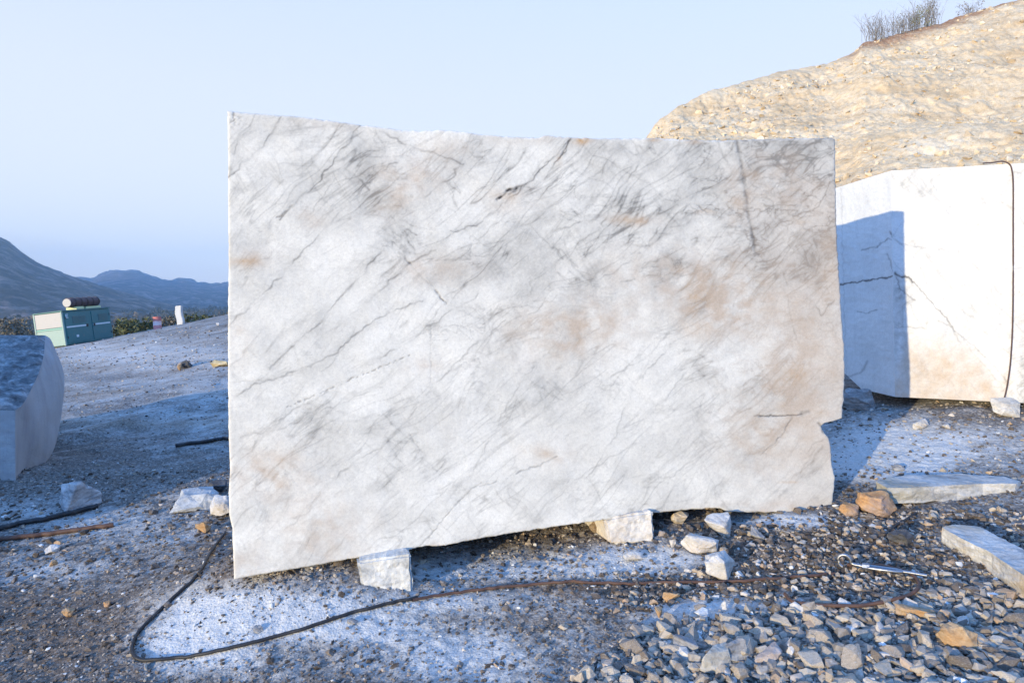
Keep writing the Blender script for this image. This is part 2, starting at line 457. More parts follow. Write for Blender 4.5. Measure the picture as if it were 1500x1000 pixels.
def dist_poly(PX, PY, pts, reach):
    """distance to a polyline, evaluated only near it"""
    out = np.full(PX.shape, 1e6)
    for (ax, ay), (bx, by) in zip(pts[:-1], pts[1:]):
        sel = (PX > min(ax, bx) - reach) & (PX < max(ax, bx) + reach) & (PY > min(ay, by) - reach) & (PY < max(ay, by) + reach)
        if not sel.any(): continue
        qx = PX[sel]; qy = PY[sel]
        l2 = max((bx - ax) ** 2 + (by - ay) ** 2, 1e-6)
        t = np.clip(((qx - ax) * (bx - ax) + (qy - ay) * (by - ay)) / l2, 0, 1)
        d = np.hypot(qx - ax - t * (bx - ax), qy - ay - t * (by - ay))
        out[sel] = np.minimum(out[sel], d)
    return out

def stroke(PX, PY, pts, w, jit=2.0, seed=1, fade=True, jscale=14):
    out = np.zeros(PX.shape)
    m_ = w * 4 + 8 + jit * 2
    ax = [q[0] for q in pts]; ay = [q[1] for q in pts]
    sel = (PX > min(ax) - m_) & (PX < max(ax) + m_) & (PY > min(ay) - m_) & (PY < max(ay) + m_)
    qx, qy = PX[sel], PY[sel]
    if len(qx) == 0: return out
    wx = qx + jit * fbm(qx / jscale, qy / jscale, seed, 3) * 2; wy = qy + jit * fbm(qx / jscale, qy / jscale, seed + 50, 3) * 2
    d = dist_poly(wx, wy, pts, w * 4 + 8)
    out[sel] = np.exp(-(d / w) ** 2)
    return out

def aniso(PX, PY, ang, along, across, seed, warp=0, oct=4):
    a = R(ang)
    wx = PX + warp * fbm(PX / 90, PY / 90, seed + 31, 2) + 1.6 * warp * perlin(PX / 260, PY / 260, seed + 41); wy = PY + warp * fbm(PX / 90, PY / 90, seed + 37, 2) + 1.6 * warp * perlin(PX / 260, PY / 260, seed + 43)
    u = wx * math.cos(a) - wy * math.sin(a); v = wx * math.sin(a) + wy * math.cos(a)
    return fbm(u / along, v / across, seed, oct)

def ridged(n, sharp): return np.clip(1 - np.abs(n) * sharp, 0, 1) ** 2

TOP = [(333, 162), (360, 165), (400, 168), (440, 171), (480, 176), (520, 182), (560, 186), (590, 191), (620, 192), (640, 190), (680, 193), (700, 196), (745, 200), (790, 202), (797, 198), (835, 201), (880, 203), (950, 202), (1000, 204), (1060, 206), (1100, 204), (1150, 203), (1190, 202), (1218, 202), (1223, 204)]
BOT = [(343, 848), (360, 845), (400, 838), (460, 828), (525, 816), (570, 809), (602, 805), (612, 801), (625, 799), (640, 800), (660, 797), (700, 789), (760, 779), (820, 770), (880, 762), (957, 751), (1000, 747), (1040, 744), (1055, 744), (1064, 749), (1100, 750), (1150, 750), (1190, 751), (1207, 749), (1219, 746)]
LEFT = [(333, 162), (334, 220), (334, 300), (335, 380), (334, 460), (334, 560), (335, 640), (337, 690), (335, 720), (336, 755), (340, 772), (341, 800), (343, 848)]
RIGHT = [(1223, 204), (1224, 250), (1225, 300), (1227, 360), (1230, 410), (1233, 460), (1237, 510), (1238, 545), (1236, 585), (1234, 612), (1222, 616), (1208, 619), (1204, 624), (1207, 634), (1214, 641), (1217, 652), (1219, 680), (1224, 700), (1222, 720), (1219, 746)]

NU, NV = 640, 500
def edge_param(pts, n, axis_):
    p = np.array(pts, float); s = np.linspace(0, 1, n)
    if axis_ == 0:
        q = (p[:, 0] - p[0, 0]) / (p[-1, 0] - p[0, 0])
    else:
        L = np.concatenate([[0], np.cumsum(np.hypot(*np.diff(p, axis=0).T))]); q = L / L[-1]
    return np.stack([np.interp(s, q, p[:, 0]), np.interp(s, q, p[:, 1])], 1)
def coons(top, bot, left, right):
    nu = len(top); nv = len(left)
    u = np.linspace(0, 1, nu)[None, :, None]; v = np.linspace(0, 1, nv)[:, None, None]
    return ((1 - v) * top[None] + v * bot[None] + (1 - u) * left[:, None] + u * right[:, None]
            - ((1 - u) * (1 - v) * top[0] + u * (1 - v) * top[-1] + (1 - u) * v * bot[0] + u * v * bot[-1]))

tp = edge_param(TOP, NU, 0); bt = edge_param(BOT, NU, 0); lf = edge_param(LEFT, NV, 1); rt = edge_param(RIGHT, NV, 1)
e = np.sin(np.linspace(0, np.pi, NU)) ** .3
tp[:, 1] += e * (1.6 * fbm(tp[:, 0] / 9, tp[:, 0] * 0, 301, 3) + .8 * np.abs(fbm(tp[:, 0] / 30, tp[:, 0] * 0, 303, 3)) * 3)
bt[:, 1] += e * 1.8 * fbm(bt[:, 0] / 12, bt[:, 0] * 0, 305, 3)
e = np.sin(np.linspace(0, np.pi, NV)) ** .3
lf[:, 0] += e * 1.2 * fbm(lf[:, 1] / 14, lf[:, 1] * 0, 307, 3); rt[:, 0] += e * 2.0 * fbm(rt[:, 1] / 10, rt[:, 1] * 0, 309, 3)
Q = coons(tp, bt, lf, rt)
PX, PY = Q[..., 0], Q[..., 1]

# --- veins, stains and cracks of the stone
ur = sstep(960, 1130, PX) * (1 - sstep(330, 480, PY))            # the greyer upper right corner
mid = blob(PX, PY, 760, 330, 330, 130)
lw = blob(PX, PY, 470, 400, 120, 110)                             # clean white field
dens = .5 + .42 * fbm(PX / 150, PY / 120, 311, 3) + .4 * mid - .38 * lw + .35 * ur
dens = np.clip(dens, .1, 1.2)
cloud = fbm(PX / 130, PY / 90, 321, 5)
def fam(ang, al, ac, seed, sharp, mx, my, lo=-.15, hi=.25, warp=14, oct=4):
    n_ = aniso(PX, PY, ang, al, ac, seed, warp, oct)
    return (ridged(n_, sharp) + .30 * ridged(n_, sharp * .22)) * sstep(lo, hi, fbm(PX / mx + seed, PY / my, seed + 5, 3))
v1 = fam(46, 420, 52, 331, 27, 110, 110) + .8 * fam(43, 300, 40, 631, 25, 90, 90)
v2 = fam(36, 260, 34, 341, 22, 80, 80) + .7 * fam(52, 220, 30, 641, 21, 80, 80, 0, .35)
v3 = fam(-46, 150, 34, 351, 21, 100, 100, 0, .35) + .6 * fam(-62, 130, 40, 651, 16, 90, 90, .05, .4)
v4 = fam(24, 240, 40, 361, 22, 140, 90, -.05, .35) + .7 * fam(8, 200, 44, 661, 16, 120, 80, .05, .4)
streak = np.clip(aniso(PX, PY, 43, 120, 12, 371, 8, 5), 0, 1)
hair = ridged(aniso(PX, PY, 44, 90, 9, 373, 5, 3), 7)
net = ridged(fbm(PX / 34 + .4 * fbm(PX / 20, PY / 20, 377, 2), PY / 26, 375, 4), 9)
crk = ridged(fbm(PX / 58 + .5 * fbm(PX / 25, PY / 25, 379, 2), PY / 44, 383, 5), 16) * sstep(-.05, .3, fbm(PX / 90, PY / 90, 387, 2))
patch_ = sstep(-.2, .3, aniso(PX, PY, 40, 100, 60, 389, 20, 6))
grey = .05 + .20 * patch_ * (.35 + dens) + .20 * np.clip(cloud + .1, 0, 1) + dens * (.52 * v1 + .46 * v2 + .42 * v3 + .40 * v4 + .16 * streak + .12 * hair * sstep(-.1, .3, cloud + .3 * mid) + .42 * crk) + .10 * fbm(PX / 5, PY / 5, 381, 3) * (.4 + dens)
grey = grey + ur * (.12 + .42 * net + .30 * crk + .22 * np.clip(fbm(PX / 40, PY / 40, 385, 4), 0, 1))
grey = grey + .28 * blob(PX, PY, 1150, 225, 110, 26) * (.6 + fbm(PX / 20, PY / 20, 391, 3)) + .22 * blob(PX, PY, 530, 265, 60, 40) * (.7 + 1.2 * streak)
for (a, b, c, d, k) in [(990, 225, 80, 40, .12), (540, 255, 40, 40, .1), (900, 300, 140, 50, .1), (830, 470, 90, 45, .12), (700, 390, 120, 40, .1), (960, 410, 100, 40, .1), (740, 600, 80, 30, .08), (560, 680, 120, 40, .07),
                        (1195, 375, 25, 45, .22), (1195, 690, 16, 30, .2), (900, 215, 60, 15, .1)]:
    grey = grey + k * blob(PX, PY, a, b, c, d) * (1 + fbm(PX / 22, PY / 22, 397, 4) * 1.6)
LINES = [([(335, 262), (352, 243), (385, 212), (402, 188), (412, 172)], 1.8, .5), ([(320, 310), (352, 200), (376, 167)], 1.6, .3), ([(410, 320), (430, 302), (470, 262), (500, 222), (522, 190), (528, 183)], 1.7, .62),
         ([(440, 330), (470, 290), (500, 250)], 1.3, .3), ([(330, 480), (360, 455), (400, 415), (440, 372), (500, 310), (545, 262)], 1.8, .42), ([(395, 540), (430, 505), (470, 470), (500, 433), (545, 385), (560, 368)], 2.2, .45),
         ([(345, 580), (370, 565), (430, 545), (490, 518), (520, 490), (560, 462), (620, 440)], 2.0, .5), ([(470, 545), (500, 515), (520, 480)], 1.8, .3), ([(535, 445), (570, 415), (600, 385), (640, 365)], 2.2, .42),
         ([(540, 535), (600, 500), (650, 462), (700, 430)], 1.8, .35), ([(335, 700), (380, 640), (430, 600), (480, 575)], 1.8, .35), ([(350, 640), (420, 625), (500, 590), (560, 565)], 1.6, .32),
         ([(620, 290), (665, 255), (695, 195)], 1.7, .45), ([(650, 270), (700, 215), (712, 195)], 1.4, .3), ([(660, 340), (700, 330), (770, 270), (810, 232), (835, 205)], 1.8, .5), ([(740, 300), (800, 240), (836, 203)], 1.5, .55),
         ([(800, 262), (830, 218), (838, 203)], 1.7, .7), ([(790, 290), (820, 258), (860, 225), (875, 205)], 1.4, .38), ([(880, 330), (920, 260), (945, 225), (950, 205)], 2.2, .38), ([(800, 340), (850, 325), (900, 318), (960, 300)], 1.6, .35),
         ([(700, 350), (760, 300), (830, 280), (880, 250)], 1.4, .3), ([(590, 230), (620, 240), (640, 215)], 1.6, .3), ([(555, 190), (600, 215), (640, 225), (680, 240)], 1.8, .42), ([(505, 245), (530, 268), (540, 280)], 3, .42),
         ([(515, 285), (560, 250), (580, 238)], 1.6, .42), ([(560, 300), (590, 335), (610, 345)], 1.6, .45), ([(690, 700), (720, 640), (760, 560), (800, 520)], 1.6, .28), ([(860, 700), (900, 640), (930, 560), (990, 500)], 1.6, .3),
         ([(960, 600), (1010, 540), (1060, 480)], 1.6, .28), ([(760, 470), (820, 430), (900, 400), (940, 370)], 2.0, .3), ([(880, 560), (950, 520), (985, 480)], 2.2, .28), ([(640, 560), (700, 500), (740, 470)], 1.8, .3),
         ([(430, 760), (500, 690), (560, 650), (610, 600)], 1.8, .3), ([(400, 790), (460, 740), (520, 710)], 1.8, .25), ([(600, 640), (610, 660), (640, 690)], 1.4, .35), ([(1020, 260), (990, 300), (965, 330), (950, 360)], 1.8, .32),
         ([(1052, 205), (1060, 230), (1075, 250)], 2.2, .35), ([(960, 330), (1010, 300), (1030, 320)], 1.6, .3), ([(800, 740), (860, 690), (930, 650)], 1.6, .25), ([(975, 700), (1040, 660), (1100, 600)], 1.6, .25),
         ([(1000, 770), (1060, 700), (1105, 660)], 1.5, .22), ([(1140, 730), (1180, 690), (1205, 655)], 3.0, .38), ([(1150, 700), (1190, 650), (1210, 640)], 1.5, .35), ([(1180, 430), (1205, 462), (1220, 440)], 1.5, .5),
         ([(1150, 400), (1160, 470), (1165, 500)], 1.4, .4), ([(1120, 340), (1160, 320), (1190, 280), (1222, 265)], 1.5, .5), ([(1090, 330), (1130, 300), (1180, 290)], 1.5, .45), ([(1100, 260), (1140, 285), (1222, 255)], 1.4, .45),
         ([(1130, 240), (1180, 262), (1222, 232)], 1.4, .4), ([(1170, 320), (1200, 300), (1218, 268)], 1.4, .5), ([(1170, 350), (1185, 390), (1200, 395)], 2.5, .45), ([(1190, 340), (1200, 370), (1198, 400)], 2.0, .45)]
for i, (pts, w, k) in enumerate(LINES):
    brk = .3 + .9 * sstep(-.25, .3, fbm(PX / 35, PY / 35, 400 + i, 2))
    grey = np.maximum(grey, np.clip(grey * .7 + 1.0 * k * brk * stroke(PX, PY, pts, w * .68, 3.0, 420 + i, True, 18) + .30 * k * stroke(PX, PY, pts, w * 4.5, 6, 470 + i, True, 40), 0, 1))
warm = .62 * sstep(1070, 1200, PX) * sstep(230, 330, PY) * (.55 + .9 * np.clip(fbm(PX / 60, PY / 60, 501, 4) + .2, 0, 1)) * (1 - .6 * sstep(640, 720, PY))
for (a, b, c, d, k) in [(1060, 450, 70, 40, .55), (1000, 400, 120, 40, .35), (820, 490, 80, 40, .4), (870, 470, 60, 30, .3), (1110, 640, 60, 60, .35), (640, 395, 60, 22, .32), (600, 262, 50, 24, .38), (575, 300, 30, 20, .3),
                        (400, 690, 55, 40, .42), (470, 780, 70, 50, .34), (360, 830, 30, 30, .3), (925, 322, 34, 8, .5), (800, 665, 35, 14, .4), (740, 290, 40, 18, .3), (360, 380, 35, 14, .45), (1140, 260, 70, 50, .3), (650, 220, 40, 16, .25),
                        (1080, 300, 20, 40, .35), (1165, 545, 40, 60, .35), (350, 500, 18, 30, .25), (450, 320, 25, 14, .25), (480, 180, 60, 10, .18), (770, 200, 60, 10, .25), (1130, 745, 90, 12, .35), (625, 535, 25, 14, .28)]:
    warm = warm + 1.35 * k * blob(PX, PY, a, b, c, d) * (.25 + .5 * v1 + 1.5 * np.clip(.3 + fbm(PX / 26, PY / 20, 511, 4), 0, 1))
rust = 0 * PX
for (a, b, c, d, k) in [(850, 207, 10, 6, .95), (862, 204, 10, 4, .6), (818, 232, 5, 10, .35), (1030, 480, 22, 18, .35), (1020, 437, 20, 14, .35), (1165, 548, 18, 12, .45), (362, 382, 14, 5, .5), (1032, 310, 16, 4, .3), (925, 323, 24, 4, .35), (1210, 605, 12, 6, .3),
                        (1085, 300, 8, 14, .2), (745, 288, 14, 6, .25), (1175, 325, 14, 5, .25), (1158, 706, 14, 2, .5), (640, 797, 8, 5, .25), (958, 205, 10, 3, .7), (1015, 207, 12, 4, .6)]:
    rust = rust + .75 * k * blob(PX, PY, a, b, c, d) * (.5 + 1.2 * np.clip(.3 + fbm(PX / 9, PY / 9, 521, 3), 0, 1))
crack = 0 * PX
CR = [([(1078, 205), (1083, 225), (1087, 252), (1091, 272)], 3.2, .5), ([(1091, 272), (1096, 310), (1103, 345), (1107, 372)], 2.6, .42), ([(1107, 372), (1112, 373)], 3, .4), ([(594, 379), (602, 388)], 1.3, .7), ([(637, 424), (645, 435), (654, 446)], 1.3, .75),
      ([(602, 388), (637, 424)], 1.0, .2), ([(731, 290), (742, 281), (752, 278), (763, 272)], 2.0, .95), ([(731, 290), (728, 294)], 1.6, .6), ([(745, 285), (760, 276)], 1.3, .6), ([(1105, 609), (1140, 609), (1176, 606)], 1.2, .65), ([(1174, 606), (1184, 603)], 3, .6),
      ([(1115, 666), (1135, 648), (1150, 630), (1160, 610)], 1.1, .4), ([(616, 799), (640, 772), (655, 752), (672, 735), (690, 715), (705, 708)], 1.1, .45), ([(616, 799), (628, 785)], 1.4, .5), ([(703, 711), (727, 706)], 1.1, .45), ([(757, 692), (790, 682), (815, 668)], 1.2, .42),
      ([(631, 480), (631, 560)], .9, .22), ([(420, 596), (455, 582), (500, 562), (540, 545), (565, 535), (600, 520)], 1.2, .5), ([(600, 635), (612, 655), (620, 662)], 1.0, .3), ([(820, 232), (832, 210), (836, 204)], 1.2, .6), ([(406, 319), (418, 312), (428, 301)], 1.4, .55),
      ([(1020, 300), (1038, 312)], 1.1, .4), ([(910, 413), (930, 409)], 1.0, .3), ([(1200, 620), (1207, 634)], 2, .5), ([(335, 560), (400, 555), (430, 548)], 1.0, .2), ([(336, 706), (352, 690)], 1.0, .3)]
for i, (pts, w, k) in enumerate(CR):
    dot = 1.0
    if i == 17: dot = sstep(-.15, .25, perlin(PX / 4.5, PY / 4.5, 601))
    else: dot = .6 + .6 * sstep(-.2, .2, fbm(PX / 14, PY / 14, 610 + i, 2))
    crack = np.maximum(crack, k * dot * stroke(PX, PY, pts, w, 1.5, 640 + i, True, 10))
warm = warm + .35 * sstep(980, 1080, PX) * sstep(250, 420, PY) * (1 - sstep(600, 720, PY)) * (.5 * net + .5 * crk + .3 * v2)
crack = np.maximum(crack, .55 * blob(PX, PY, 341, 172, 12, 14) * sstep(.0, .3, fbm(PX / 5, PY / 5, 701, 3)))
edge = np.minimum(np.minimum(PY - tp[None, :, 1], bt[None, :, 1] - PY), np.minimum(PX - lf[:, None, 0], rt[:, None, 0] - PX))
crack = np.maximum(crack, .22 * np.exp(-np.clip(PY - tp[None, :, 1], 0, 99) / 1.6) * sstep(0, .3, fbm(PX / 12, PY / 4, 711, 3)))

x, y, z = slabP(PX, PY)
nrm = np.array([.2525, -.9676, 0]); back = -nrm
disp = .004 * fbm(PX / 70, PY / 70, 721, 3) + .0003 * fbm(PX / 5, PY / 5, 731, 2) - .003 * crack
disp = disp - .008 * np.exp(-np.clip(edge, 0, 99) / 1.2) * .6 * (.6 + .8 * np.abs(fbm(PX / 16, PY / 16, 741, 2)))
V = np.stack([x, y, z], -1) + disp[..., None] * nrm
V = V.reshape(-1, 3)
F = grid_faces(NU, NV, 0, True)
idx = np.arange(NU * NV).reshape(NV, NU)
loop = np.concatenate([idx[0, :], idx[1:, -1], idx[-1, -2::-1], idx[-2:0:-1, 0]])
n = len(loop); TH = 1.25; rows = 8
parts = [V]; allF = [F]; prev = loop; off = len(V)
lp3 = V[loop]
for r in range(1, rows + 1):
    s = r / rows
    jit = np.stack([fbm(np.arange(n) / 25., np.full(n, r * 1.7), 751 + k, 3) for k in range(3)], 1) * .02
    ring = lp3 + back * (TH * s) + jit * min(1, r)
    parts.append(ring)
    cur = off + np.arange(n)
    nxt = np.roll(np.arange(n), -1)
    allF.append(np.stack([prev, prev[nxt], cur[nxt], cur], 1)); prev = cur; off += n
cen = parts[-1].mean(0); parts.append(cen[None])
nxt = np.roll(np.arange(n), -1)
allF.append(np.stack([prev, prev[nxt], np.full(n, off), np.full(n, off)], 1)[:, :4])
V2 = np.vstack(parts)
tri = allF.pop()[:, :3]
quad = np.vstack(allF)
tri4 = np.hstack([tri, tri[:, 2:3]])
me = bpy.data.meshes.new('marble_slab_block')
nq, ntri = len(quad), len(tri)
me.vertices.add(len(V2)); me.vertices.foreach_set('co', V2.astype(np.float32).ravel())
me.loops.add(nq * 4 + ntri * 3); me.loops.foreach_set('vertex_index', np.concatenate([quad.ravel(), tri.ravel()]).astype(np.int32))
me.polygons.add(nq + ntri)
me.polygons.foreach_set('loop_start', np.concatenate([np.arange(nq) * 4, nq * 4 + np.arange(ntri) * 3]).astype(np.int32))
me.polygons.foreach_set('loop_total', np.concatenate([np.full(nq, 4), np.full(ntri, 3)]).astype(np.int32))
me.polygons.foreach_set('use_smooth', np.concatenate([np.arange(nq) < len(F), np.zeros(ntri, bool)]))
me.update(calc_edges=True)
ext = len(V2) - NU * NV
def padv(a, fill): return np.concatenate([np.clip(a, 0, 1).ravel(), np.full(ext, fill)])
attr(me, 'grey', padv(grey, .25)); attr(me, 'warm', padv(np.clip(warm, 0, .8), .15)); attr(me, 'rust', padv(rust, .05)); attr(me, 'crack', padv(crack, 0))
add('stone_block', me, M_MARBLE, label='tall white marble block with grey diagonal veins standing on edge in the middle', cat='stone block')

# ------------------------------------------------------------------ right marble block
def face_grid(fn, nu, nv):
    u, v = np.meshgrid(np.linspace(0, 1, nu), np.linspace(0, 1, nv))
    return fn(u, v)
# corners (x, y, z)
A_t = np.array(P(1305, 250, 6.30)); A_b = np.array(P(1311, 581, 6.30))
fr = np.array([.915, -.383, 0])
L_front = 1.55
B_t = A_t + fr * L_front + np.array([0, 0, -.015]); B_b = A_b + fr * L_front + np.array([0, 0, .0])
lb = np.array([-.05, 1.0, 0])
D = 2.1
def front(u, v):
    return (A_t * (1 - v[..., None]) + A_b * v[..., None]) + fr * L_front * u[..., None] + np.array([0, 0, -.015]) * (u * (1 - v))[..., None]
def left(u, v):  # u from back to front
    s = (1 - u) * D
    top = A_t + lb * s[..., None] + np.array([0, 0, .0])
    bot = A_b + lb * s[..., None]
    rise = np.interp(s, [0, .55, 1.15, 1.7, D], [0, .0, .24, .62, .66])
    bot = bot + rise[..., None] * np.array([0, 0, 1])
    return top * (1 - v[..., None]) + bot * v[..., None]
NF = (300, 330); NL = (160, 330)
f_ = face_grid(front, *NF); l_ = face_grid(left, *NL)
def pxy(a): return photo_px(a[..., 0], a[..., 1], a[..., 2])
fx, fy = pxy(f_); lx, ly = pxy(l_)
lx2 = (l_[..., 1] - 6.3) * 100  # along the side, cm
def wob(a, nrm, X_, Y_, seed, e):
    d = .010 * fbm(X_ / 50, Y_ / 50, seed, 4) + .003 * fbm(X_ / 8, Y_ / 8, seed + 9, 2)
    return a + (d * e)[..., None] * nrm
def edgef(nu, nv):
    u, v = np.meshgrid(np.linspace(0, 1, nu), np.linspace(0, 1, nv))
    return np.clip(np.minimum(np.minimum(u, 1 - u), np.minimum(v, 1 - v)) * 30, 0, 1)
f_ = wob(f_, np.array([-.383, -.915, 0]), fx, fy, 801, edgef(*NF)); l_ = wob(l_, np.array([-1., -.05, 0]), lx2, ly, 811, edgef(*NL))
# stone pattern; extra even grey on the front dims its glare in the sun
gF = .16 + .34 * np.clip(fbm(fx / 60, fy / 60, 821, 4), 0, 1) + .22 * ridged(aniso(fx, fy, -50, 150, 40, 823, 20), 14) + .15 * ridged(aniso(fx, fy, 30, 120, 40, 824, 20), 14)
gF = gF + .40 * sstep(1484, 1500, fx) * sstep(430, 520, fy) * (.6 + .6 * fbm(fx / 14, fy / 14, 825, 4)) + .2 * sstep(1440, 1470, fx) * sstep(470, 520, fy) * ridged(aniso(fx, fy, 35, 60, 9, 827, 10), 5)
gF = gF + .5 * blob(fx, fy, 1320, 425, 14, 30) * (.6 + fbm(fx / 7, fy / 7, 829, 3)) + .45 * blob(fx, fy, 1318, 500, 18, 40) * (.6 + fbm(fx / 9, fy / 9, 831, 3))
low = sstep(0, 60, fy - np.interp(fx, [1305, 1330, 1400, 1440, 1478, 1500], [540, 470, 480, 500, 575, 640]))
wF = .75 * low * (.55 + .8 * np.clip(fbm(fx / 24, fy / 18, 833, 4) + .25, 0, 1)) * (1 - sstep(1478, 1490, fx))
rF = .3 * low * np.clip(fbm(fx / 20, fy / 20, 835, 4) + .1, 0, 1) * (1 - sstep(1478, 1490, fx)) + .3 * blob(fx, fy, 1475, 560, 9, 18)
cF = 0 * fx
for i, (pts, w, k) in enumerate([([(1311, 400), (1318, 405), (1330, 406), (1338, 412)], 1.6, .85), ([(1336, 410), (1360, 438), (1385, 465), (1400, 485)], 1.0, .55), ([(1400, 485), (1430, 510), (1460, 540), (1476, 560)], .9, .3), ([(1311, 350), (1318, 357), (1345, 362), (1390, 368)], .8, .25),
                                 ([(1403, 255), (1425, 285), (1432, 296), (1440, 300)], .8, .22), ([(1430, 397), (1500, 392)], .8, .2), ([(1312, 405), (1320, 425), (1340, 440)], 1.2, .5), ([(1311, 480), (1330, 479), (1355, 481)], .9, .35), ([(1375, 470), (1395, 480), (1405, 500)], 1.6, .3)]):
    cF = np.maximum(cF, k * stroke(fx, fy, pts, w, 1.5, 840 + i, True, 9))
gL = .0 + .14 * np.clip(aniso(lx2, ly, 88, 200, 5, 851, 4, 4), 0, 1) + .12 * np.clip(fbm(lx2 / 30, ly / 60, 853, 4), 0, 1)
cL = 0 * lx
for i, (pts, w, k) in enumerate([([(1225, 417), (1262, 412), (1290, 408), (1312, 404)], 1.2, .9), ([(1262, 367), (1285, 362), (1300, 350), (1312, 352)], .8, .55), ([(1285, 362), (1290, 356)], 1.0, .5), ([(1304, 340), (1309, 352), (1311, 365)], 1.0, .7), ([(1256, 455), (1268, 459), (1285, 454)], .8, .5),
                                 ([(1240, 552), (1262, 545), (1270, 530)], 1.8, .35), ([(1232, 275), (1236, 430), (1240, 560)], .8, .2), ([(1300, 372), (1309, 398), (1312, 404)], .9, .5)]):
    cL = np.maximum(cL, k * stroke(lx, ly, pts, w, 1.5, 860 + i, True, 9))
Vs = [f_.reshape(-1, 3), l_.reshape(-1, 3)]
Fs = [grid_faces(*NF, 0, True), grid_faces(*NL, NF[0] * NF[1], True)]
off = NF[0] * NF[1] + NL[0] * NL[1]
# the unseen sides, closed
bl_t = A_t + lb * D; br_t = B_t + lb * D + np.array([.1, 0, -.05]); bl_b = A_b + lb * D + np.array([0, 0, .66]); br_b = B_b + lb * D + np.array([.1, 0, .3]); mb = A_b + lb * .55; mb2 = A_b + lb * 1.15 + np.array([0, 0, .24]); mb3 = A_b + lb * 1.7 + np.array([0, 0, .62])
mr = B_b + lb * .55
ex = np.array([A_t, B_t, br_t, bl_t, A_b, B_b, br_b, bl_b, mb, mb2, mb3])
Vs.append(ex)
q = lambda *a: [off + i for i in a]
ef = [q(0, 1, 2, 3), q(1, 5, 6, 2), q(3, 2, 6, 7), q(4, 8, 6, 5), q(8, 9, 6, 6), q(9, 10, 6, 6), q(10, 7, 6, 6)]
V = np.vstack(Vs)
bm = bmesh.new()
me = bpy.data.meshes.new('b')
quads = np.vstack(Fs)
loops = [list(f) for f in quads.tolist()] + [list(dict.fromkeys(f)) for f in ef]
me.from_pydata(V.tolist(), [], loops)
me.update()
sm = np.zeros(len(me.polygons), bool); sm[:len(quads)] = True; me.polygons.foreach_set('use_smooth', sm)
k = len(ex)
cat_ = lambda a, b, c: np.concatenate([np.clip(a, 0, 1).ravel(), np.clip(b, 0, 1).ravel(), np.full(k, c)])
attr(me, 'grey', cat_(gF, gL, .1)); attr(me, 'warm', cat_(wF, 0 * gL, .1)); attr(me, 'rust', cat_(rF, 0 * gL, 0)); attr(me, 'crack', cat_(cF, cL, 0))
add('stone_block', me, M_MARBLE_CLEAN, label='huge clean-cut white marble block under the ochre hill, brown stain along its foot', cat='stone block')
# cable hanging over its front
tb = []
for px_, py_, o_ in [(1440, 241, -.25), (1455, 240, -.12), (1468, 238.5, -.03), (1478, 240, .012), (1482, 248, .02), (1484, 270, .02), (1484, 340, .018), (1484, 420, .018), (1483, 480, .02), (1480, 530, .02), (1476, 560, .02), (1472, 580, .025), (1466, 600, .05)]:
    t = (px_ - 750) / 1000.
    # meet the plane of the front face
    nx, ny = -.383, -.915
    d = (A_t[0] * nx + A_t[1] * ny + o_) / (t * nx + ny)
    tb.append((t * d, d, CAMZ + (440 - py_) / 1000 * d + (.012 if o_ < 0 else 0)))
pts = smooth_path(tb, 90)
V, F = tube_arrays([Vector(p) for p in pts], .006, 7)
add('cable', mesh_np('cable', V, F, True), M_CABLE, label='thin dark cable hanging down the front of the huge white block at right', cat='cable')

# ------------------------------------------------------------------ left block in shade
def patch(rows, nu, nv):
    """smooth surface through a small net of points"""
    rows = np.array([[tuple(p) for p in r] for r in rows], float)
    a = np.stack([smooth_path(r, 60) for r in rows])
    s = np.linspace(0, a.shape[1] - 1, nu).astype(int)
    a = a[:, s]
    b = np.stack([smooth_path(a[:, i], 60) for i in range(a.shape[1])], 1)
    s = np.linspace(0, b.shape[0] - 1, nv).astype(int)
    return b[s]
# rough broken upper face, the saw-cut curved side and the front foot
inner = [P(66, 491, 7.7), P(64, 520, 7.25), P(56, 548, 6.9), P(36, 588, 6.45), P(22, 601, 6.3)]
rowsA = []
for (pr, dz) in zip(inner, range(5)):
    l = []
    for k in range(5):
        f = k / 4
        l.append(Vector((pr.x - f * 2.2, pr.y - .15 * f, pr.z + .02 * f)))
    rowsA.append(l[::-1])
SA = patch(rowsA, 70, 60)
ra, rb = SA[..., 0] * .83 + SA[..., 1] * .55, SA[..., 1] * .83 - SA[..., 0] * .55
h = fbm(ra / .9 + .37, rb / .5 + .61, 917, 5) + .7 * np.abs(fbm(rb / .37 + .2, ra / .23 + .4, 919, 4)); ee = edgef(70, 60)
SA = SA + (ee * (.12 * h + .05 * fbm(SA[..., 0] / .12, SA[..., 1] / .06, 903, 3)))[..., None] * np.array([0, -.3, 1])
outer = [P(76, 500, 7.9), P(93, 545, 7.75), P(92, 592, 7.5), P(80, 655, 7.15), P(58, 688, 6.85)]
mid_ = [P(74, 494, 7.75), P(82, 532, 7.45), P(78, 578, 7.1), P(62, 640, 6.75), P(42, 680, 6.55)]
foot = [P(70, 492, 7.8), P(62, 522, 7.2), P(54, 555, 6.85), P(34, 600, 6.4), P(20, 690, 6.35)]
SB = patch([[a, b * .5 + (a + c) * .25, c] for a, b, c in zip(inner, mid_, outer)], 40, 60)
SB = SB + (edgef(40, 60) * .02 * fbm(SB[..., 2] / .3, SB[..., 1] / .3, 905, 3))[..., None] * np.array([1, -.3, 0])
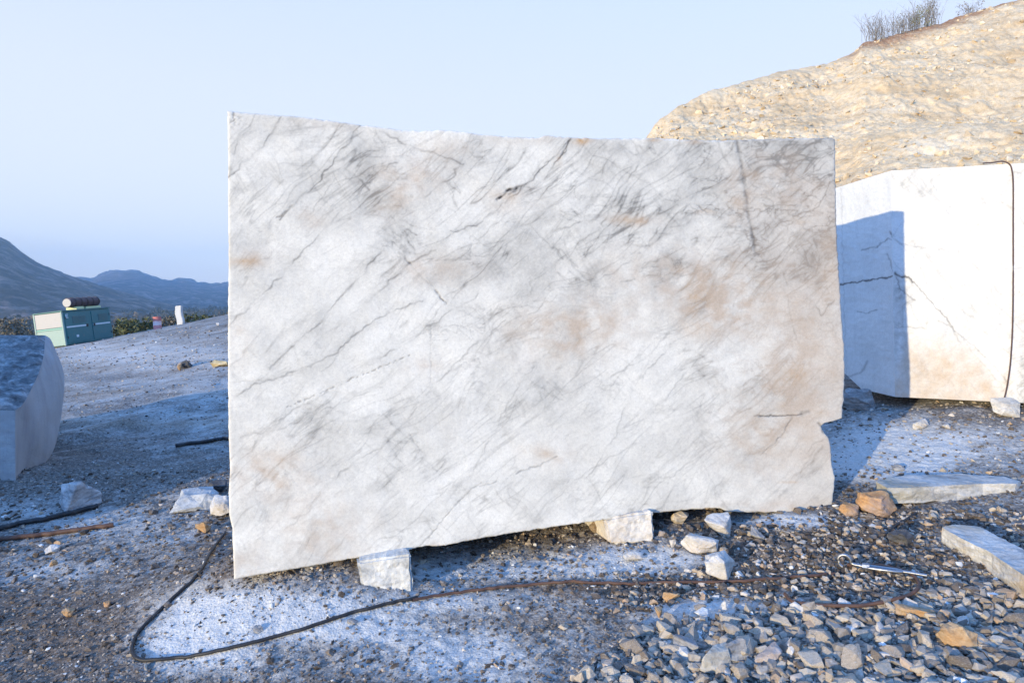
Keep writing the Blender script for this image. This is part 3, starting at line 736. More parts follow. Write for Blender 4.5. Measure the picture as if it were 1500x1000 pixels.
# front face below the rough one, falling to the ground
topr = SA[-1, np.linspace(0, 69, 30).astype(int)]
vv3 = np.linspace(0, 1, 50)[:, None, None]
SC = topr[None] + vv3 * np.array([.02, -.02, -.9]) + (np.sin(vv3 * np.pi) * np.array([0, -.07, 0])) * np.linspace(1, 0, 30)[None, :, None]
SC = SC + (edgef(30, 50) * .015 * fbm(SC[..., 0] / .3, SC[..., 2] / .1, 907, 3))[..., None] * np.array([0, -1, 0])
# strip joining foot corner to the side's lower edge
cor = inner[-1]
sbl = SB[-1]
SD = np.stack([sbl[None, i] + np.linspace(0, 1, 30)[:, None] * np.array([.02 - .25 * (i / 39), -.02, -.9 + .45 * (i / 39)]) for i in range(40)], 1)
Vs, Fs, off = [], [], 0
roughv = []
for S, fl, rv in ((SA, False, 1), (SB, False, 0), (SC, False, .25), (SD, False, 0)):
    nv_, nu_ = S.shape[:2]
    Vs.append(S.reshape(-1, 3)); Fs.append(grid_faces(nu_, nv_, off, fl)); off += nu_ * nv_; roughv.append(np.full(nu_ * nv_, rv, float))
# back and hidden side
bk = [SA[0, 0], SA[0, -1], outer[0], outer[1], outer[2], outer[3], outer[4]]
bx = np.array([tuple(p) for p in bk]); lowr = bx.copy(); lowr[:, 2] = -1.0; lowr[:, 0] -= 1.3; lowr[:, 1] += .3; lowr[:2, 1] += .3
nb = len(bx)
Vs += [bx, lowr]
quads = np.vstack(Fs).tolist() + [[off + i, off + i + 1, off + nb + i + 1, off + nb + i] for i in range(nb - 1)]
roughv.append(np.zeros(2 * nb))
me = bpy.data.meshes.new('block'); me.from_pydata(np.vstack(Vs).tolist(), [], quads); me.update()
bm = bmesh.new(); bm.from_mesh(me); bmesh.ops.recalc_face_normals(bm, faces=bm.faces); bm.to_mesh(me); bm.free()
for p in me.polygons: p.use_smooth = True
attr(me, 'rough', np.concatenate(roughv))
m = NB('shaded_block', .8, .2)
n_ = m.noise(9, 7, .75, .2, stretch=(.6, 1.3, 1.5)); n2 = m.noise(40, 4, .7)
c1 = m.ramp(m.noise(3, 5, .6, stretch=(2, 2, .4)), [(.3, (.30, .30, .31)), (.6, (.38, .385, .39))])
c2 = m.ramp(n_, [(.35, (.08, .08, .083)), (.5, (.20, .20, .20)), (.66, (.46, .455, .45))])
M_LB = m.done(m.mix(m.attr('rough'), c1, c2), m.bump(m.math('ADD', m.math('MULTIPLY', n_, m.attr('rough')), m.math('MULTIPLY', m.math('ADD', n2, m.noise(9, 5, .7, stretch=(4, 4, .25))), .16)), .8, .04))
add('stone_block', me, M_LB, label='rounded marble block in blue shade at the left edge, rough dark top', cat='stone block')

# ------------------------------------------------------------------ support stones
def box_stone(corners, seed, amp=.012, cuts=14):
    """corners: 8 points, bottom ring then top ring"""
    bm = bmesh.new()
    vs = [bm.verts.new(c) for c in corners]
    for f in [(0, 1, 2, 3), (4, 5, 6, 7), (0, 1, 5, 4), (1, 2, 6, 5), (2, 3, 7, 6), (3, 0, 4, 7)]: bm.faces.new([vs[i] for i in f])
    bmesh.ops.recalc_face_normals(bm, faces=bm.faces)
    bmesh.ops.bevel(bm, geom=list(bm.edges), offset=.012, segments=2, affect='EDGES')
    bmesh.ops.subdivide_edges(bm, edges=[e for e in bm.edges if e.calc_length() > .05], cuts=cuts, use_grid_fill=True)
    bm.normal_update()
    co = np.array([tuple(v.co) for v in bm.verts]); no = np.array([tuple(v.normal) for v in bm.verts])
    d = amp * (fbm(co[:, 0] / .15 + co[:, 1] / .2, co[:, 2] / .15 + co[:, 1] / .3, seed, 4) + .5 * fbm(co[:, 0] / .04, co[:, 2] / .04 + co[:, 1] / .04, seed + 3, 2))
    for v, q_, dd in zip(bm.verts, no, d): v.co += Vector(q_) * float(dd)
    return bm_mesh('stone', bm, False)

M_SUP = mat_rock('pale_support_stone', (.50, .49, .46), (.17, .165, .155), (.62, .61, .58), None, 5, .8, (1, 1, 1.2), .4)
M_SUPW = mat_rock('cream_support_stone', (.54, .50, .45), (.38, .32, .26), (.66, .62, .55), (.45, .33, .2), 4, .8, (1, 1, 1.2), .4)
def support(pb, d, depth, mat, label, seed):
    bl, br, tr, tl = pb
    f = [P(*bl, d), P(*br, d + .02), P(*tr, d + .02), P(*tl, d)]
    b = Vector((-.28, .96, 0)) * depth
    c = [f[0], f[1], f[1] + b, f[0] + b, f[3], f[2], f[2] + b, f[3] + b]
    for i in (0, 1, 2, 3): c[i] = c[i] - Vector((0, 0, .05))
    add('support_stone', box_stone(c, seed), mat, label=label, cat='support stone')
support([(536, 876), (606, 872), (602, 812), (523, 822)], 3.73, 1.2, M_SUP, 'squared white stone propping the tall marble block, nearer of its two props', 11)
support([(893, 784), (958, 783), (957, 748), (884, 760)], 4.17, 1.1, M_SUPW, 'cream stone prop half hidden under the right part of the tall marble block', 12)

# ------------------------------------------------------------------ loose rocks
def hull_mesh(seed, n=14, dims=(1, 1, .6), detail=0, boxy=.5):
    r = random.Random(seed)
    bm = bmesh.new()
    for i in range(n):
        v = Vector((r.gauss(0, 1), r.gauss(0, 1), r.gauss(0, 1))).normalized()
        m_ = max(abs(v.x), abs(v.y), abs(v.z)); v = v.lerp(v / m_, boxy) * r.uniform(.82, 1.0)
        bm.verts.new((v.x * dims[0] * .5, v.y * dims[1] * .5, v.z * dims[2] * .5))
    res = bmesh.ops.convex_hull(bm, input=bm.verts)
    bmesh.ops.delete(bm, geom=[g for g in res['geom_interior'] if isinstance(g, bmesh.types.BMVert)], context='VERTS')
    if detail:
        bmesh.ops.dissolve_limit(bm, angle_limit=R(14), verts=bm.verts, edges=bm.edges)
        bmesh.ops.bevel(bm, geom=list(bm.edges), offset=.025 * min(dims), segments=1, affect='EDGES')
        bmesh.ops.triangulate(bm, faces=bm.faces)
        for k in range(detail):
            bmesh.ops.subdivide_edges(bm, edges=[e for e in bm.edges if e.calc_length() > .12 * max(dims) / (k + 1)], cuts=1)
            bmesh.ops.triangulate(bm, faces=bm.faces)
        bm.normal_update()
        s = max(dims)
        co = np.array([tuple(v.co) for v in bm.verts]) / s
        d = .065 * s * fbm(co[:, 0] * 3 + co[:, 2] * 4, co[:, 1] * 3 - co[:, 2] * 5, seed, 4) + .012 * s * fbm(co[:, 0] * 14 + co[:, 2] * 9, co[:, 1] * 14 - co[:, 2] * 12, seed + 1, 2)
        for v, dd in zip(bm.verts, d): v.co += v.normal * float(dd)
    return bm_mesh('rock', bm, False)

M_GREY = mat_rock('grey_rock', (.26, .25, .245), (.09, .088, .09), (.48, .47, .45))
M_WHITE = mat_rock('white_rock', (.50, .48, .455), (.30, .28, .26), (.62, .60, .575), (.42, .35, .28), 5)
M_TAN = mat_rock('tan_rock', (.36, .25, .15), (.16, .10, .06), (.50, .40, .29), (.42, .22, .08))
M_ORANGE = mat_rock('orange_rock', (.42, .24, .11), (.20, .10, .05), (.52, .38, .25), (.28, .22, .2))
M_DARK = mat_rock('dark_rock', (.08, .08, .085), (.03, .03, .033), (.17, .165, .16))

def rock(px, pyb, w, h, mat, label, seed, depth=.8, rotz=0, tilt=0, n=15, boxy=.5, cat='rock', name='rock', sink=.12, flat=None):
    g = gp(px, pyb)
    d = g.y; W = w / 1000 * d; H = h / 1000 * d * 1.1
    me = hull_mesh(seed, n, (W, W * depth, H), 2, boxy)
    o = add(name, me, mat, label=label, cat=cat)
    c = Vector((g.x, g.y + W * depth * .35, 0))
    o.location = (c.x, c.y, float(G(c.x, c.y, False)) * .3 + g.z * .7 + H * (.5 - sink))
    o.rotation_euler = (R(tilt), R(tilt * .5), R(rotz))
    return o

rock(104, 754, 88, 44, mat_rock('banded_grey_rock', (.36, .355, .35), (.13, .13, .135), (.6, .59, .57)), 'grey banded angular rock lying beside the upper dark pole at left', 21, .6, -8, 0, 12, .8)
rock(270, 749, 92, 24, mat_rock('pale_grey_rock', (.40, .40, .395), (.22, .22, .22), (.52, .52, .51)), 'flat pale grey slab fragment left of the tall marble block', 22, .8, 5, 0, 16, .8)
rock(322, 758, 44, 32, M_WHITE, 'white stone chunk tucked against the left edge of the tall marble block', 23, .9, 0, 0, 14, .8)
rock(294, 781, 26, 20, M_TAN, 'small tan rock in front of the pale slab fragment at left', 24)
rock(318, 722, 32, 20, M_DARK, 'dark rock behind the white chunk at the left edge of the tall marble block', 25)
rock(377, 927, 19, 11, M_GREY, 'small brown-grey stone alone on white dust near the black hose', 26, .8, 20)
rock(515, 916, 20, 9, M_GREY, 'small grey stone touching the far side of the black hose', 27)
rock(1056, 790, 56, 40, M_WHITE, 'pointed bluish white rock in front of the gap under the tall marble block', 28, .7, 40, 8, 13, .35)
rock(1030, 812, 60, 27, M_WHITE, 'flat pinkish white rock just below the pointed white one', 29, .6, -12, 6, 15, .6)
rock(1057, 849, 54, 38, M_WHITE, 'pale square-edged rock nearest the camera of the white ones near the prop', 30, .75, 60, 5, 14, .8)
rock(996, 772, 46, 23, mat_rock('cream_rock', (.58, .48, .36), (.36, .26, .16), (.66, .6, .5)), 'cream pointed rock in the dark gap under the tall marble block', 31, .7, 0, 0, 9, .1)
rock(928, 824, 36, 14, M_WHITE, 'small white oval stone on the strip of white dust', 32, .6, 10, 0, 24, 0)
rock(986, 803, 13, 20, M_WHITE, 'tiny upright pale stone left of the flat pinkish one', 33, .8, 0, 0, 10, .1)
rock(1293, 760, 62, 42, M_ORANGE, 'large orange-brown boulder beside the right foot of the tall marble block', 34, .8, -10, 0, 34, .05, cat='boulder', name='boulder')
rock(1249, 758, 34, 22, M_ORANGE, 'small orange rock touching the large orange-brown boulder', 35, .8, 15, 0, 24, .1)
rock(1112, 795, 32, 26, M_GREY, 'grey leaning stone right of the pointed white rock', 36, .7, 30, 12, 10, .3)
rock(882, 782, 44, 26, mat_rock('dark_tan_rock', (.20, .14, .085), (.07, .05, .035), (.34, .27, .19)), 'dark-topped tan rock leaning on the left side of the cream prop', 37, .8, 10, 0, 14, .4)  # darker brown version of the tan stone
rock(985, 883, 32, 18, M_TAN, 'tan flat stone below the rusty cable in the middle', 38, .7, -25, 0, 11, .5)
rock(962, 905, 26, 20, M_TAN, 'tan wedge stone at the upper edge of the rubble', 39, .7, 30, 10, 9, .3)
rock(1062, 896, 10, 16, M_WHITE, 'small upright cream stone on white dust above the rubble', 40, .8, 0, 0, 9, .1)
rock(1263, 600, 56, 34, M_GREY, 'dark grey stone block at the left foot of the huge white block', 41, .7, 0, 0, 14, .85)
rock(1480, 611, 44, 30, mat_rock('cream_foot_rock', (.5, .46, .40), (.34, .30, .25), (.6, .57, .52)), 'cream stone under the right end of the huge white block, below the cable', 42, .8, 0, 0, 14, .85)
rock(1350, 629, 32, 17, M_WHITE, 'pale pinkish stone on the ground before the huge white block', 43, .7, 20)
rock(1390, 628, 14, 8, M_WHITE, 'small pale stone right of the pale pinkish one', 44)
rock(269, 541, 22, 14, M_DARK, 'dark squared stone far off left, by the edge of the tall marble block', 45, .8, 0, 0, 14, .9)
rock(262, 543, 7, 13, M_TAN, 'tan piece standing for the sunlit left face of the far dark squared stone', 46)  # added sliver; its tan paints the sunlit side of the dark stone
rock(320, 537, 30, 12, mat_rock('ochre_rock', (.45, .36, .2), (.25, .2, .12), (.55, .48, .35)), 'ochre rock far off, half hidden by the left edge of the tall marble block', 47)
rock(72, 812, 24, 12, M_WHITE, 'pale stone on the blue-grey ground below the lower dark pole', 48)
rock(76, 830, 12, 10, M_TAN, 'small tan stone below the pale stone at left', 49)
rock(97, 905, 18, 14, M_TAN, 'brown stone alone on the dark gravel at the lower left', 50)
rock(154, 890, 12, 9, M_ORANGE, 'small orange stone on dark gravel at the lower left', 51)
rock(1345, 910, 62, 24, M_TAN, 'long tan stone lying below the loop of rusty cable', 52, .5, -18, 0, 10, .5)
rock(1318, 690, 20, 10, M_GREY, 'small grey stone on the dust behind the long flat slab', 53)
rock(1325, 803, 40, 26, M_DARK, 'dark rock beside the steel turnbuckle', 54, .7, 15)
rock(1408, 955, 62, 40, M_TAN, 'long tan angular stone standing out in the rubble at right', 55, .5, -35, 0, 10, .6)
rock(1085, 977, 40, 38, M_GREY, 'squared grey stone in the front of the rubble', 56, .8, 5, 0, 12, .95)
rock(1045, 985, 66, 36, mat_rock('buff_rock', (.40, .37, .32), (.25, .22, .18), (.52, .49, .44)), 'large buff stone at the front of the rubble, left of the squared grey one', 57, .7, 12, 0, 12, .7)
rock(1008, 962, 44, 30, M_GREY, 'grey humped stone behind the large buff one', 58, .8, -10, 0, 12, .4)
rock(1128, 976, 52, 30, mat_rock('pinkish_rock', (.36, .30, .27), (.22, .18, .16), (.48, .43, .39)), 'pinkish slanted stone right of the squared grey one', 59, .6, 15, 0, 11, .6)

# flat quarry slabs at right, outlined on the ground
def slab_stone(top_px, ztop, thick, seed, mat, label, amp=.008):
    """top outline seen at photo pixels on a level ztop; chipped sides"""
    top = []
    for (a, b) in top_px:
        d = (CAMZ - ztop) / ((b - 440) / 1000.)
        top.append(P(a, b, d))
    bm = bmesh.new()
    cen = sum(top, Vector()) / len(top)
    tv = [bm.verts.new(p) for p in top]
    r = random.Random(seed)
    mv = [bm.verts.new(cen + (p - cen) * r.uniform(.985, 1.02) - Vector((0, 0, thick * .5))) for p in top]
    bv = [bm.verts.new(cen + (p - cen) * r.uniform(.90, 1.0) - Vector((0, 0, thick))) for p in top]
    n = len(top)
    bm.faces.new(tv); bm.faces.new(bv[::-1])
    for i in range(n):
        j = (i + 1) % n
        bm.faces.new((tv[i], tv[j], mv[j], mv[i])); bm.faces.new((mv[i], mv[j], bv[j], bv[i]))
    bmesh.ops.recalc_face_normals(bm, faces=bm.faces)
    bmesh.ops.triangulate(bm, faces=bm.faces)
    for k in range(4):
        bmesh.ops.subdivide_edges(bm, edges=[e for e in bm.edges if e.calc_length() > .05], cuts=1)
        bmesh.ops.triangulate(bm, faces=bm.faces)
    bm.normal_update()
    co = np.array([tuple(v.co) for v in bm.verts])
    d = amp * (fbm(co[:, 0] / .2, co[:, 1] / .2 + co[:, 2] / .05, seed, 4) * 2 + .6 * fbm(co[:, 0] / .03, co[:, 1] / .03, seed + 5, 2))
    for v, dd in zip(bm.verts, d): v.co += v.normal * float(dd)
    add('stone_slab', bm_mesh('slab', bm, False), mat, label=label, cat='stone slab')
M_SL = mat_rock('quarry_slab', (.42, .40, .37), (.20, .19, .18), (.58, .56, .53), (.30, .27, .2), 4, .85, (1, 1, 4))
g1 = gp(1390, 722)
slab_stone([(1284, 706), (1300, 700), (1330, 695), (1400, 694), (1470, 698), (1496, 704), (1488, 709), (1440, 708), (1390, 711), (1335, 714), (1300, 714)], g1.z + .085, .10, 61, M_SL, 'long flat stone slab with a pale broken edge, behind the orange boulder')
g2 = gp(1440, 815)
slab_stone([(1380, 772), (1400, 768), (1432, 771), (1470, 790), (1510, 812), (1560, 840), (1560, 880), (1500, 842), (1450, 808), (1408, 788)], g2.z + .085, .11, 62, mat_rock('pale_quarry_slab', (.48, .46, .43), (.24, .24, .24), (.64, .62, .58), (.42, .30, .16), 5, .85, (1, 1, 4)), 'tapering stone slab with a pale edge cut off by the right side of the photo')

# ------------------------------------------------------------------ rubble stones and gravel
variants = []
for s in range(36):
    r = random.Random(900 + s)
    dm = (1, r.uniform(.5, .95), r.uniform(.35, .8))
    me = hull_mesh(900 + s, r.choice([9, 10, 12, 14, 18]), dm, 0, r.uniform(.2, .8))
    variants.append(me)
vdata = []
for me in variants:
    bm = bmesh.new(); bm.from_mesh(me); bmesh.ops.triangulate(bm, faces=bm.faces)
    vdata.append((np.array([tuple(v.co) for v in bm.verts]), np.array([[v.index for v in f.verts] for f in bm.faces]))); bm.free()
big_variants = []
for s in range(22):
    r = random.Random(1300 + s)
    me = hull_mesh(1300 + s, r.choice([9, 11, 13, 16]), (1, r.uniform(.5, .9), r.uniform(.45, .8)), 1, r.uniform(.3, .9))
    me.materials.append(M_RUBBLE); big_variants.append(me)

def heap_edge(px):
    return np.interp(px, [820, 880, 940, 1000, 1100, 1200, 1320, 1400, 1500, 1600], [1010, 965, 925, 912, 900, 895, 880, 850, 860, 880])
placed = []
tries = 0; count = 0
while count < 250 and tries < 9000:
    tries += 1
    px_ = random.uniform(850, 1560); py_ = random.uniform(855, 1030)
    if py_ < heap_edge(px_): continue
    w = random.uniform(13, 48) * (1.0 if py_ > 900 else .7) * (.75 + .4 * (py_ - 850) / 170)
    if any((px_ - a) ** 2 + ((py_ - b) * 1.7) ** 2 < (.46 * (w + c)) ** 2 for a, b, c in placed): continue
    placed.append((px_, py_, w)); count += 1
    g = gp(px_, py_); W = w / 1000 * g.y * 1.15
    me = random.choice(big_variants)
    o = add('rubble_stone', me, None, label='angular grey or tan stone in the loose rubble at the lower right', cat='stone', group='stones of the loose rubble at the lower right')
    o.location = (g.x, g.y, g.z + .006 + W * .13)
    o.scale = (W, W * random.uniform(.85, 1.1), W * random.uniform(.65, 1.0))
    o.rotation_euler = (R(random.gauss(0, 9)), R(random.gauss(0, 9)), random.uniform(0, 6.28))

def scatter(n, region, wfun, tintfun, liftf=.12, seed=1):
    rr = np.random.default_rng(seed)
    px_ = rr.uniform(region[0], region[2], n); py_ = rr.uniform(region[1], region[3], n)
    return px_, py_

# solve ground hits for many pixels at once
def gp_many(px_, py_):
    t = (px_ - 750) / 1000.; k = (py_ - 440) / 1000.
    y = np.full(len(px_), 5.0)
    for i in range(40):
        g = G(t * y, y, False)
        y = .5 * y + .5 * np.clip((CAMZ - g) / k, .8, 60)
    x = t * y
    return x, y, G(x, y)

rg = np.random.default_rng(77)
GP = []
def layer(n, x0, y0, x1, y1, wmin, wmax, keep, lift, tint):
    a = rg.uniform(x0, x1, n); b = y0 + (y1 - y0) * rg.uniform(0, 1, n)
    k = keep(a, b) > rg.uniform(0, 1, n)
    a, b = a[k], b[k]
    w = wmin * (wmax / wmin) ** (rg.uniform(0, 1, len(a)) ** 1.8)
    GP.append((a, b, w, rg.uniform(0, 1, len(a)) * lift, tint(len(a))))
def t_grey(n): return np.where(rg.uniform(0, 1, n) < .82, rg.uniform(0, .72, n), rg.uniform(.7, 1, n))
def t_brown(n): return np.where(rg.uniform(0, 1, n) < .62, rg.uniform(0, .3, n), rg.uniform(.60, .95, n))
def t_dark(n): return np.where(rg.uniform(0, 1, n) < .86, rg.uniform(0, .42, n), rg.uniform(.5, 1, n))
def t_heap(n): return np.where(rg.uniform(0, 1, n) < .8, rg.uniform(.2, .75, n), rg.uniform(.75, 1, n))
def t_mixd(n): return rg.uniform(0, 1, n) ** 1.6
def t_dust(n): return np.where(rg.uniform(0, 1, n) < .86, rg.uniform(.05, .72, n), rg.uniform(.8, .97, n))
heap = lambda a, b: sstep(-14, 14, b - heap_edge(a))
dustm = lambda a, b: np.clip(sum(e * blob(a, b, p, q_, c, d) for p, q_, c, d, e in DUST_PX) * 1.4, 0, 1)
brownm = lambda a, b: np.clip(sum(e * blob(a, b, p, q_, c, d) for p, q_, c, d, e in BROWN_PX), 0, 1)
layer(5200, 820, 850, 1650, 1060, 7, 26, heap, .22, t_heap)
layer(5200, 850, 850, 1650, 1060, 4, 12, heap, .12, t_heap)
layer(8500, 900, 745, 1560, 900, 3, 15, lambda a, b: np.clip(.35 + brownm(a, b) - .8 * dustm(a, b), .03, 1), .1, t_brown)
layer(9000, 1200, 690, 2000, 900, 3, 10, lambda a, b: .6 + 0 * a - .6 * dustm(a, b), .1, t_dark)
layer(15000, -150, 690, 950, 1060, 2.4, 8.5, lambda a, b: np.clip(.75 - .75 * dustm(a, b) + .25 * brownm(a, b), .07, 1), .05, t_dark)
layer(1500, -150, 740, 1100, 1060, 6, 15, lambda a, b: np.clip(.55 - .6 * dustm(a, b), .05, 1), .05, t_dark)
layer(4000, -150, 740, 950, 1060, 2.2, 7, lambda a, b: .6 + 0 * a, .05, t_dust)
layer(6000, -200, 520, 340, 720, 1.3, 4.5, lambda a, b: .5 + 0 * a, .05, t_grey)
layer(5200, 1215, 590, 2000, 700, 2, 8, lambda a, b: .55 + 0 * a - .3 * dustm(a, b), .05, t_dust)
layer(2500, 380, 760, 1220, 850, 2.5, 9, lambda a, b: np.clip(.25 + .8 * brownm(a, b), .1, 1), .05, t_brown)
layer(1800, 80, 478, 345, 545, 1, 4, lambda a, b: .7 + 0 * a, .05, t_dust)
A_ = [np.concatenate([g[i] for g in GP]) for i in range(5)]
gx_, gy_, gz_ = gp_many(A_[0], A_[1])
W = A_[2] / 1000 * gy_ * 1.15
def stone_soup(name, x_, y_, z_, W, tint, sink, tilt=.28):
    """many small stones as one mesh"""
    Vl, Fl, Tl = [], [], []; off = 0
    vid = rg.integers(0, len(vdata), len(W))
    rz = rg.uniform(0, 2 * np.pi, len(W)); rx = rg.normal(0, tilt, len(W)); ry = rg.normal(0, tilt, len(W))
    sz = rg.uniform(.8, 1.25, len(W))
    for k, (vv_, ff_) in enumerate(vdata):
        s = np.where(vid == k)[0]
        if len(s) == 0: continue
        cz, sn = np.cos(rz[s]), np.sin(rz[s]); cx, sx = np.cos(rx[s]), np.sin(rx[s]); cy, sy = np.cos(ry[s]), np.sin(ry[s])
        p = vv_[None] * W[s][:, None, None] * np.stack([np.ones(len(s)), np.ones(len(s)), sz[s]], 1)[:, None]
        X_, Y_, Z_ = p[..., 0], p[..., 1], p[..., 2]
        Y2 = Y_ * cx[:, None] - Z_ * sx[:, None]; Z2 = Y_ * sx[:, None] + Z_ * cx[:, None]
        X3 = X_ * cy[:, None] + Z2 * sy[:, None]; Z3 = -X_ * sy[:, None] + Z2 * cy[:, None]
        X4 = X3 * cz[:, None] - Y2 * sn[:, None]; Y4 = X3 * sn[:, None] + Y2 * cz[:, None]
        o3 = np.stack([X4 + x_[s][:, None], Y4 + y_[s][:, None], Z3 + (z_[s] + W[s] * sink[s])[:, None]], -1)
        m_ = len(vv_)
        Vl.append(o3.reshape(-1, 3)); Fl.append((ff_[None] + (off + np.arange(len(s)) * m_)[:, None, None]).reshape(-1, 3)); Tl.append(np.repeat(tint[s], m_)); off += m_ * len(s)
    me = mesh_np(name, np.vstack(Vl), np.vstack(Fl), False)
    attr(me, 'tint', np.concatenate(Tl))
    return me
me = stone_soup('gravel', gx_, gy_, gz_, W, A_[4], .06 + A_[3])
add('gravel', me, M_GRAVEL, kind='stuff', label='loose broken stone and grit strewn over the quarry floor', cat='gravel')

# broken rock lying on the hill face
HX, HY, HZ, HPX, HO, HPALE = HILL
n_ = 24000
rr_ = rg.integers(6, 296, n_); cc_ = rg.integers(30, 560, n_)
W = .035 * (.42 / .035) ** (rg.uniform(0, 1, n_) ** 6)
# stones gather along ledges
cl = fbm(HX[rr_, cc_] / 2.5, HZ[rr_, cc_] / 1.2, 191, 3)
k = rg.uniform(0, 1, n_) < np.clip(.45 + 1.4 * cl, .05, 1)
rr_, cc_, W = rr_[k], cc_[k], W[k]
tn = np.clip(rg.uniform(.15, .95, len(W)) - .35 * np.clip(HO[rr_, cc_], 0, 1), 0, 1)
me = stone_soup('scree', HX[rr_, cc_], HY[rr_, cc_], HZ[rr_, cc_], W, tn, np.full(len(W), .05), .5)
m = NB('scree_stone', .95, .1)
c = m.ramp(m.attr('tint'), [(0, (.34, .255, .17)), (.4, (.52, .41, .27)), (.8, (.62, .52, .38)), (1, (.66, .59, .48))])
c = m.mix(.5, c, m.ramp(m.noise(9, 5, .7), [(.3, .6), (.7, 1.2)]), 'MULTIPLY')
add('scree', me, m.done(c, m.bump(m.noise(14, 5), .4, .02)), kind='stuff', label='loose broken rock scattered over the face of the ochre hill', cat='scree')

# ------------------------------------------------------------------ hoses, cables, poles and the turnbuckle
add('hose', ground_tube('hose', [(330, 782), (318, 800), (290, 842), (245, 888), (210, 920), (194, 945), (198, 964), (225, 969), (300, 960), (400, 936), (500, 905), (560, 889), (612, 878)], .0092, 170, .9), M_HOSE, label='black rubber hose looping over the dust from under the tall marble block', cat='hose')
add('cable', ground_tube('cable', [(604, 882), (700, 867), (760, 860), (830, 855), (900, 857), (1000, 857), (1100, 853), (1190, 846), (1222, 843)], .008, 150, 1.2), M_CABLE, label='rusty brown cable lying straight across the middle foreground', cat='cable')
add('cable', ground_tube('cable', [(1240, 836), (1290, 838), (1325, 846), (1344, 860), (1342, 874), (1320, 886), (1275, 894), (1215, 897), (1165, 892), (1150, 880)], .009, 130, 3.5), M_CABLE, label='loop of rusty cable curled on the rubble under the turnbuckle', cat='cable')
add('strap', ground_tube('strap', [(1210, 852), (1240, 832), (1270, 806), (1295, 785), (1320, 766), (1345, 750)], .008, 80, .5), M_HOSE, label='dark strap running up the gravel from the turnbuckle to the orange boulder', cat='strap')
add('hose', ground_tube('hose', [(258, 655), (290, 650), (320, 646), (350, 643)], .02, 40, .9), M_HOSE, label='short length of black hose vanishing behind the left edge of the tall marble block', cat='hose')
add('pole', ground_tube('pole', [(-60, 790), (0, 777), (60, 764), (110, 753), (142, 745)], .02, 60, .9), M_HOSE, label='upper of two dark poles on the ground at left, touching the banded rock', cat='pole')
add('pole', ground_tube('pole', [(-60, 801), (0, 794), (60, 786), (120, 778), (166, 771)], .018, 60, .9), M_CABLE, label='lower of two dark poles on the ground at left', cat='pole')

hk = gp(1229, 838); e1 = gp(1342, 852)
root = add('turnbuckle', None, label='worn steel turnbuckle with a hook end on the rubble', cat='turnbuckle', loc=hk)
ax = (e1 - hk); ax.z = max(min(ax.z, .08), -.02); L = ax.length; ax.normalize(); up = Vector((0, 0, 1)); sd = ax.cross(up).normalized(); up = sd.cross(ax)
def tpt(a, s, u): return ax * a + sd * s + up * (u + .035)
arc = [tpt(.02 - .03 * math.cos(q_) * 1.1, .004, .035 + .038 * math.sin(q_)) for q_ in np.linspace(-2.0, 2.9, 22)]
arc = [tpt(.03 + .032 * math.cos(q_), 0, .03 + .034 * math.sin(q_)) for q_ in np.linspace(R(250), R(-10), 22)] + [tpt(.075, 0, .018), tpt(.12, 0, .014)]
V, F = tube_arrays(arc, .0095, 8); add('hook', mesh_np('hook', V, F, True), M_STEEL, root)
for s_ in (-.017, .017):
    V, F = tube_arrays([tpt(.13, s_ * .4, .014), tpt(.15, s_, .014), tpt(L - .09, s_, .012), tpt(L - .06, s_ * .4, .012)], .0085, 8)
    add('rod', mesh_np('rod', V, F, True), M_STEEL, root)
V, F = tube_arrays([tpt(L - .08, 0, .012), tpt(L - .02, 0, .01), tpt(L + .05, 0, .005)], .009, 8); add('eye_bolt', mesh_np('eye_bolt', V, F, True), M_STEEL, root)
V, F = tube_arrays([tpt(.115, 0, .014), tpt(.15, 0, .014)], .02, 8); add('collar', mesh_np('collar', V, F, False), M_STEEL, root)

# ------------------------------------------------------------------ generator
M_TEAL = mat_paint('teal_paint', (.028, .15, .155), .5, .1); M_PALE = mat_paint('pale_green_paint', (.27, .37, .315), .5, .12); M_CREAM = mat_paint('cream_paint', (.42, .39, .36), .5, .08)
M_STRIPE = mat_paint('stripe_paint', (.62, .68, .68), .5, .05); M_BLACK = mat_paint('dark_steel', (.03, .03, .032), .6, .1); M_MAROON = mat_paint('maroon_steel', (.075, .04, .045), .6, .2); M_YEL = mat_paint('bracket_paint', (.55, .60, .33), .5, .1)
GW, GL, GH = 1.15, 3.3, 1.56
gen = add('generator', None, label='teal and cream boxed diesel generator with a silencer on its roof', cat='generator')
cb = P(98, 511, 27.5)
gen.rotation_euler = (R(2.0), R(-7.0), 0)
rotm = gen.rotation_euler.to_matrix()
gen.location = cb - rotm @ Vector((GW / 2, -GL / 2, 0))
def gpart(name, boxes, mat, bev=.01, parent=gen):
    bm = bmesh.new()
    for b in boxes: bm_box(bm, *b, bev)
    return add(name, bm_mesh(name, bm), mat, parent)
hw, hl = GW / 2, GL / 2
gpart('housing', [(-hw, hw, -hl, hl, .14, GH - .05)], M_TEAL, .03)
gpart('roof', [(-hw - .03, hw + .03, -hl - .03, hl + .03, GH - .05, GH)], M_TEAL, .015)
gpart('skid', [(-hw + .05, hw - .05, -hl + .05, hl - .05, .0, .14)], M_BLACK, .01)
gpart('end_panel', [(-hw + .03, hw - .03, -hl - .015, -hl + .01, .90, GH - .07)], M_CREAM, .006)
gpart('end_panel', [(-hw + .03, hw - .03, -hl - .015, -hl + .01, .16, .80)], M_PALE, .006)
gpart('end_rib', [(-hw + .02, hw - .02, -hl - .022, -hl - .0, .815, .87)], mat_paint('green_rib', (.22, .42, .33)), .005)
for x_ in (-hw - .005, hw - .055): gpart('corner_post', [(x_, x_ + .06, -hl - .03, -hl + .05, .14, GH - .05)], M_PALE, .008)
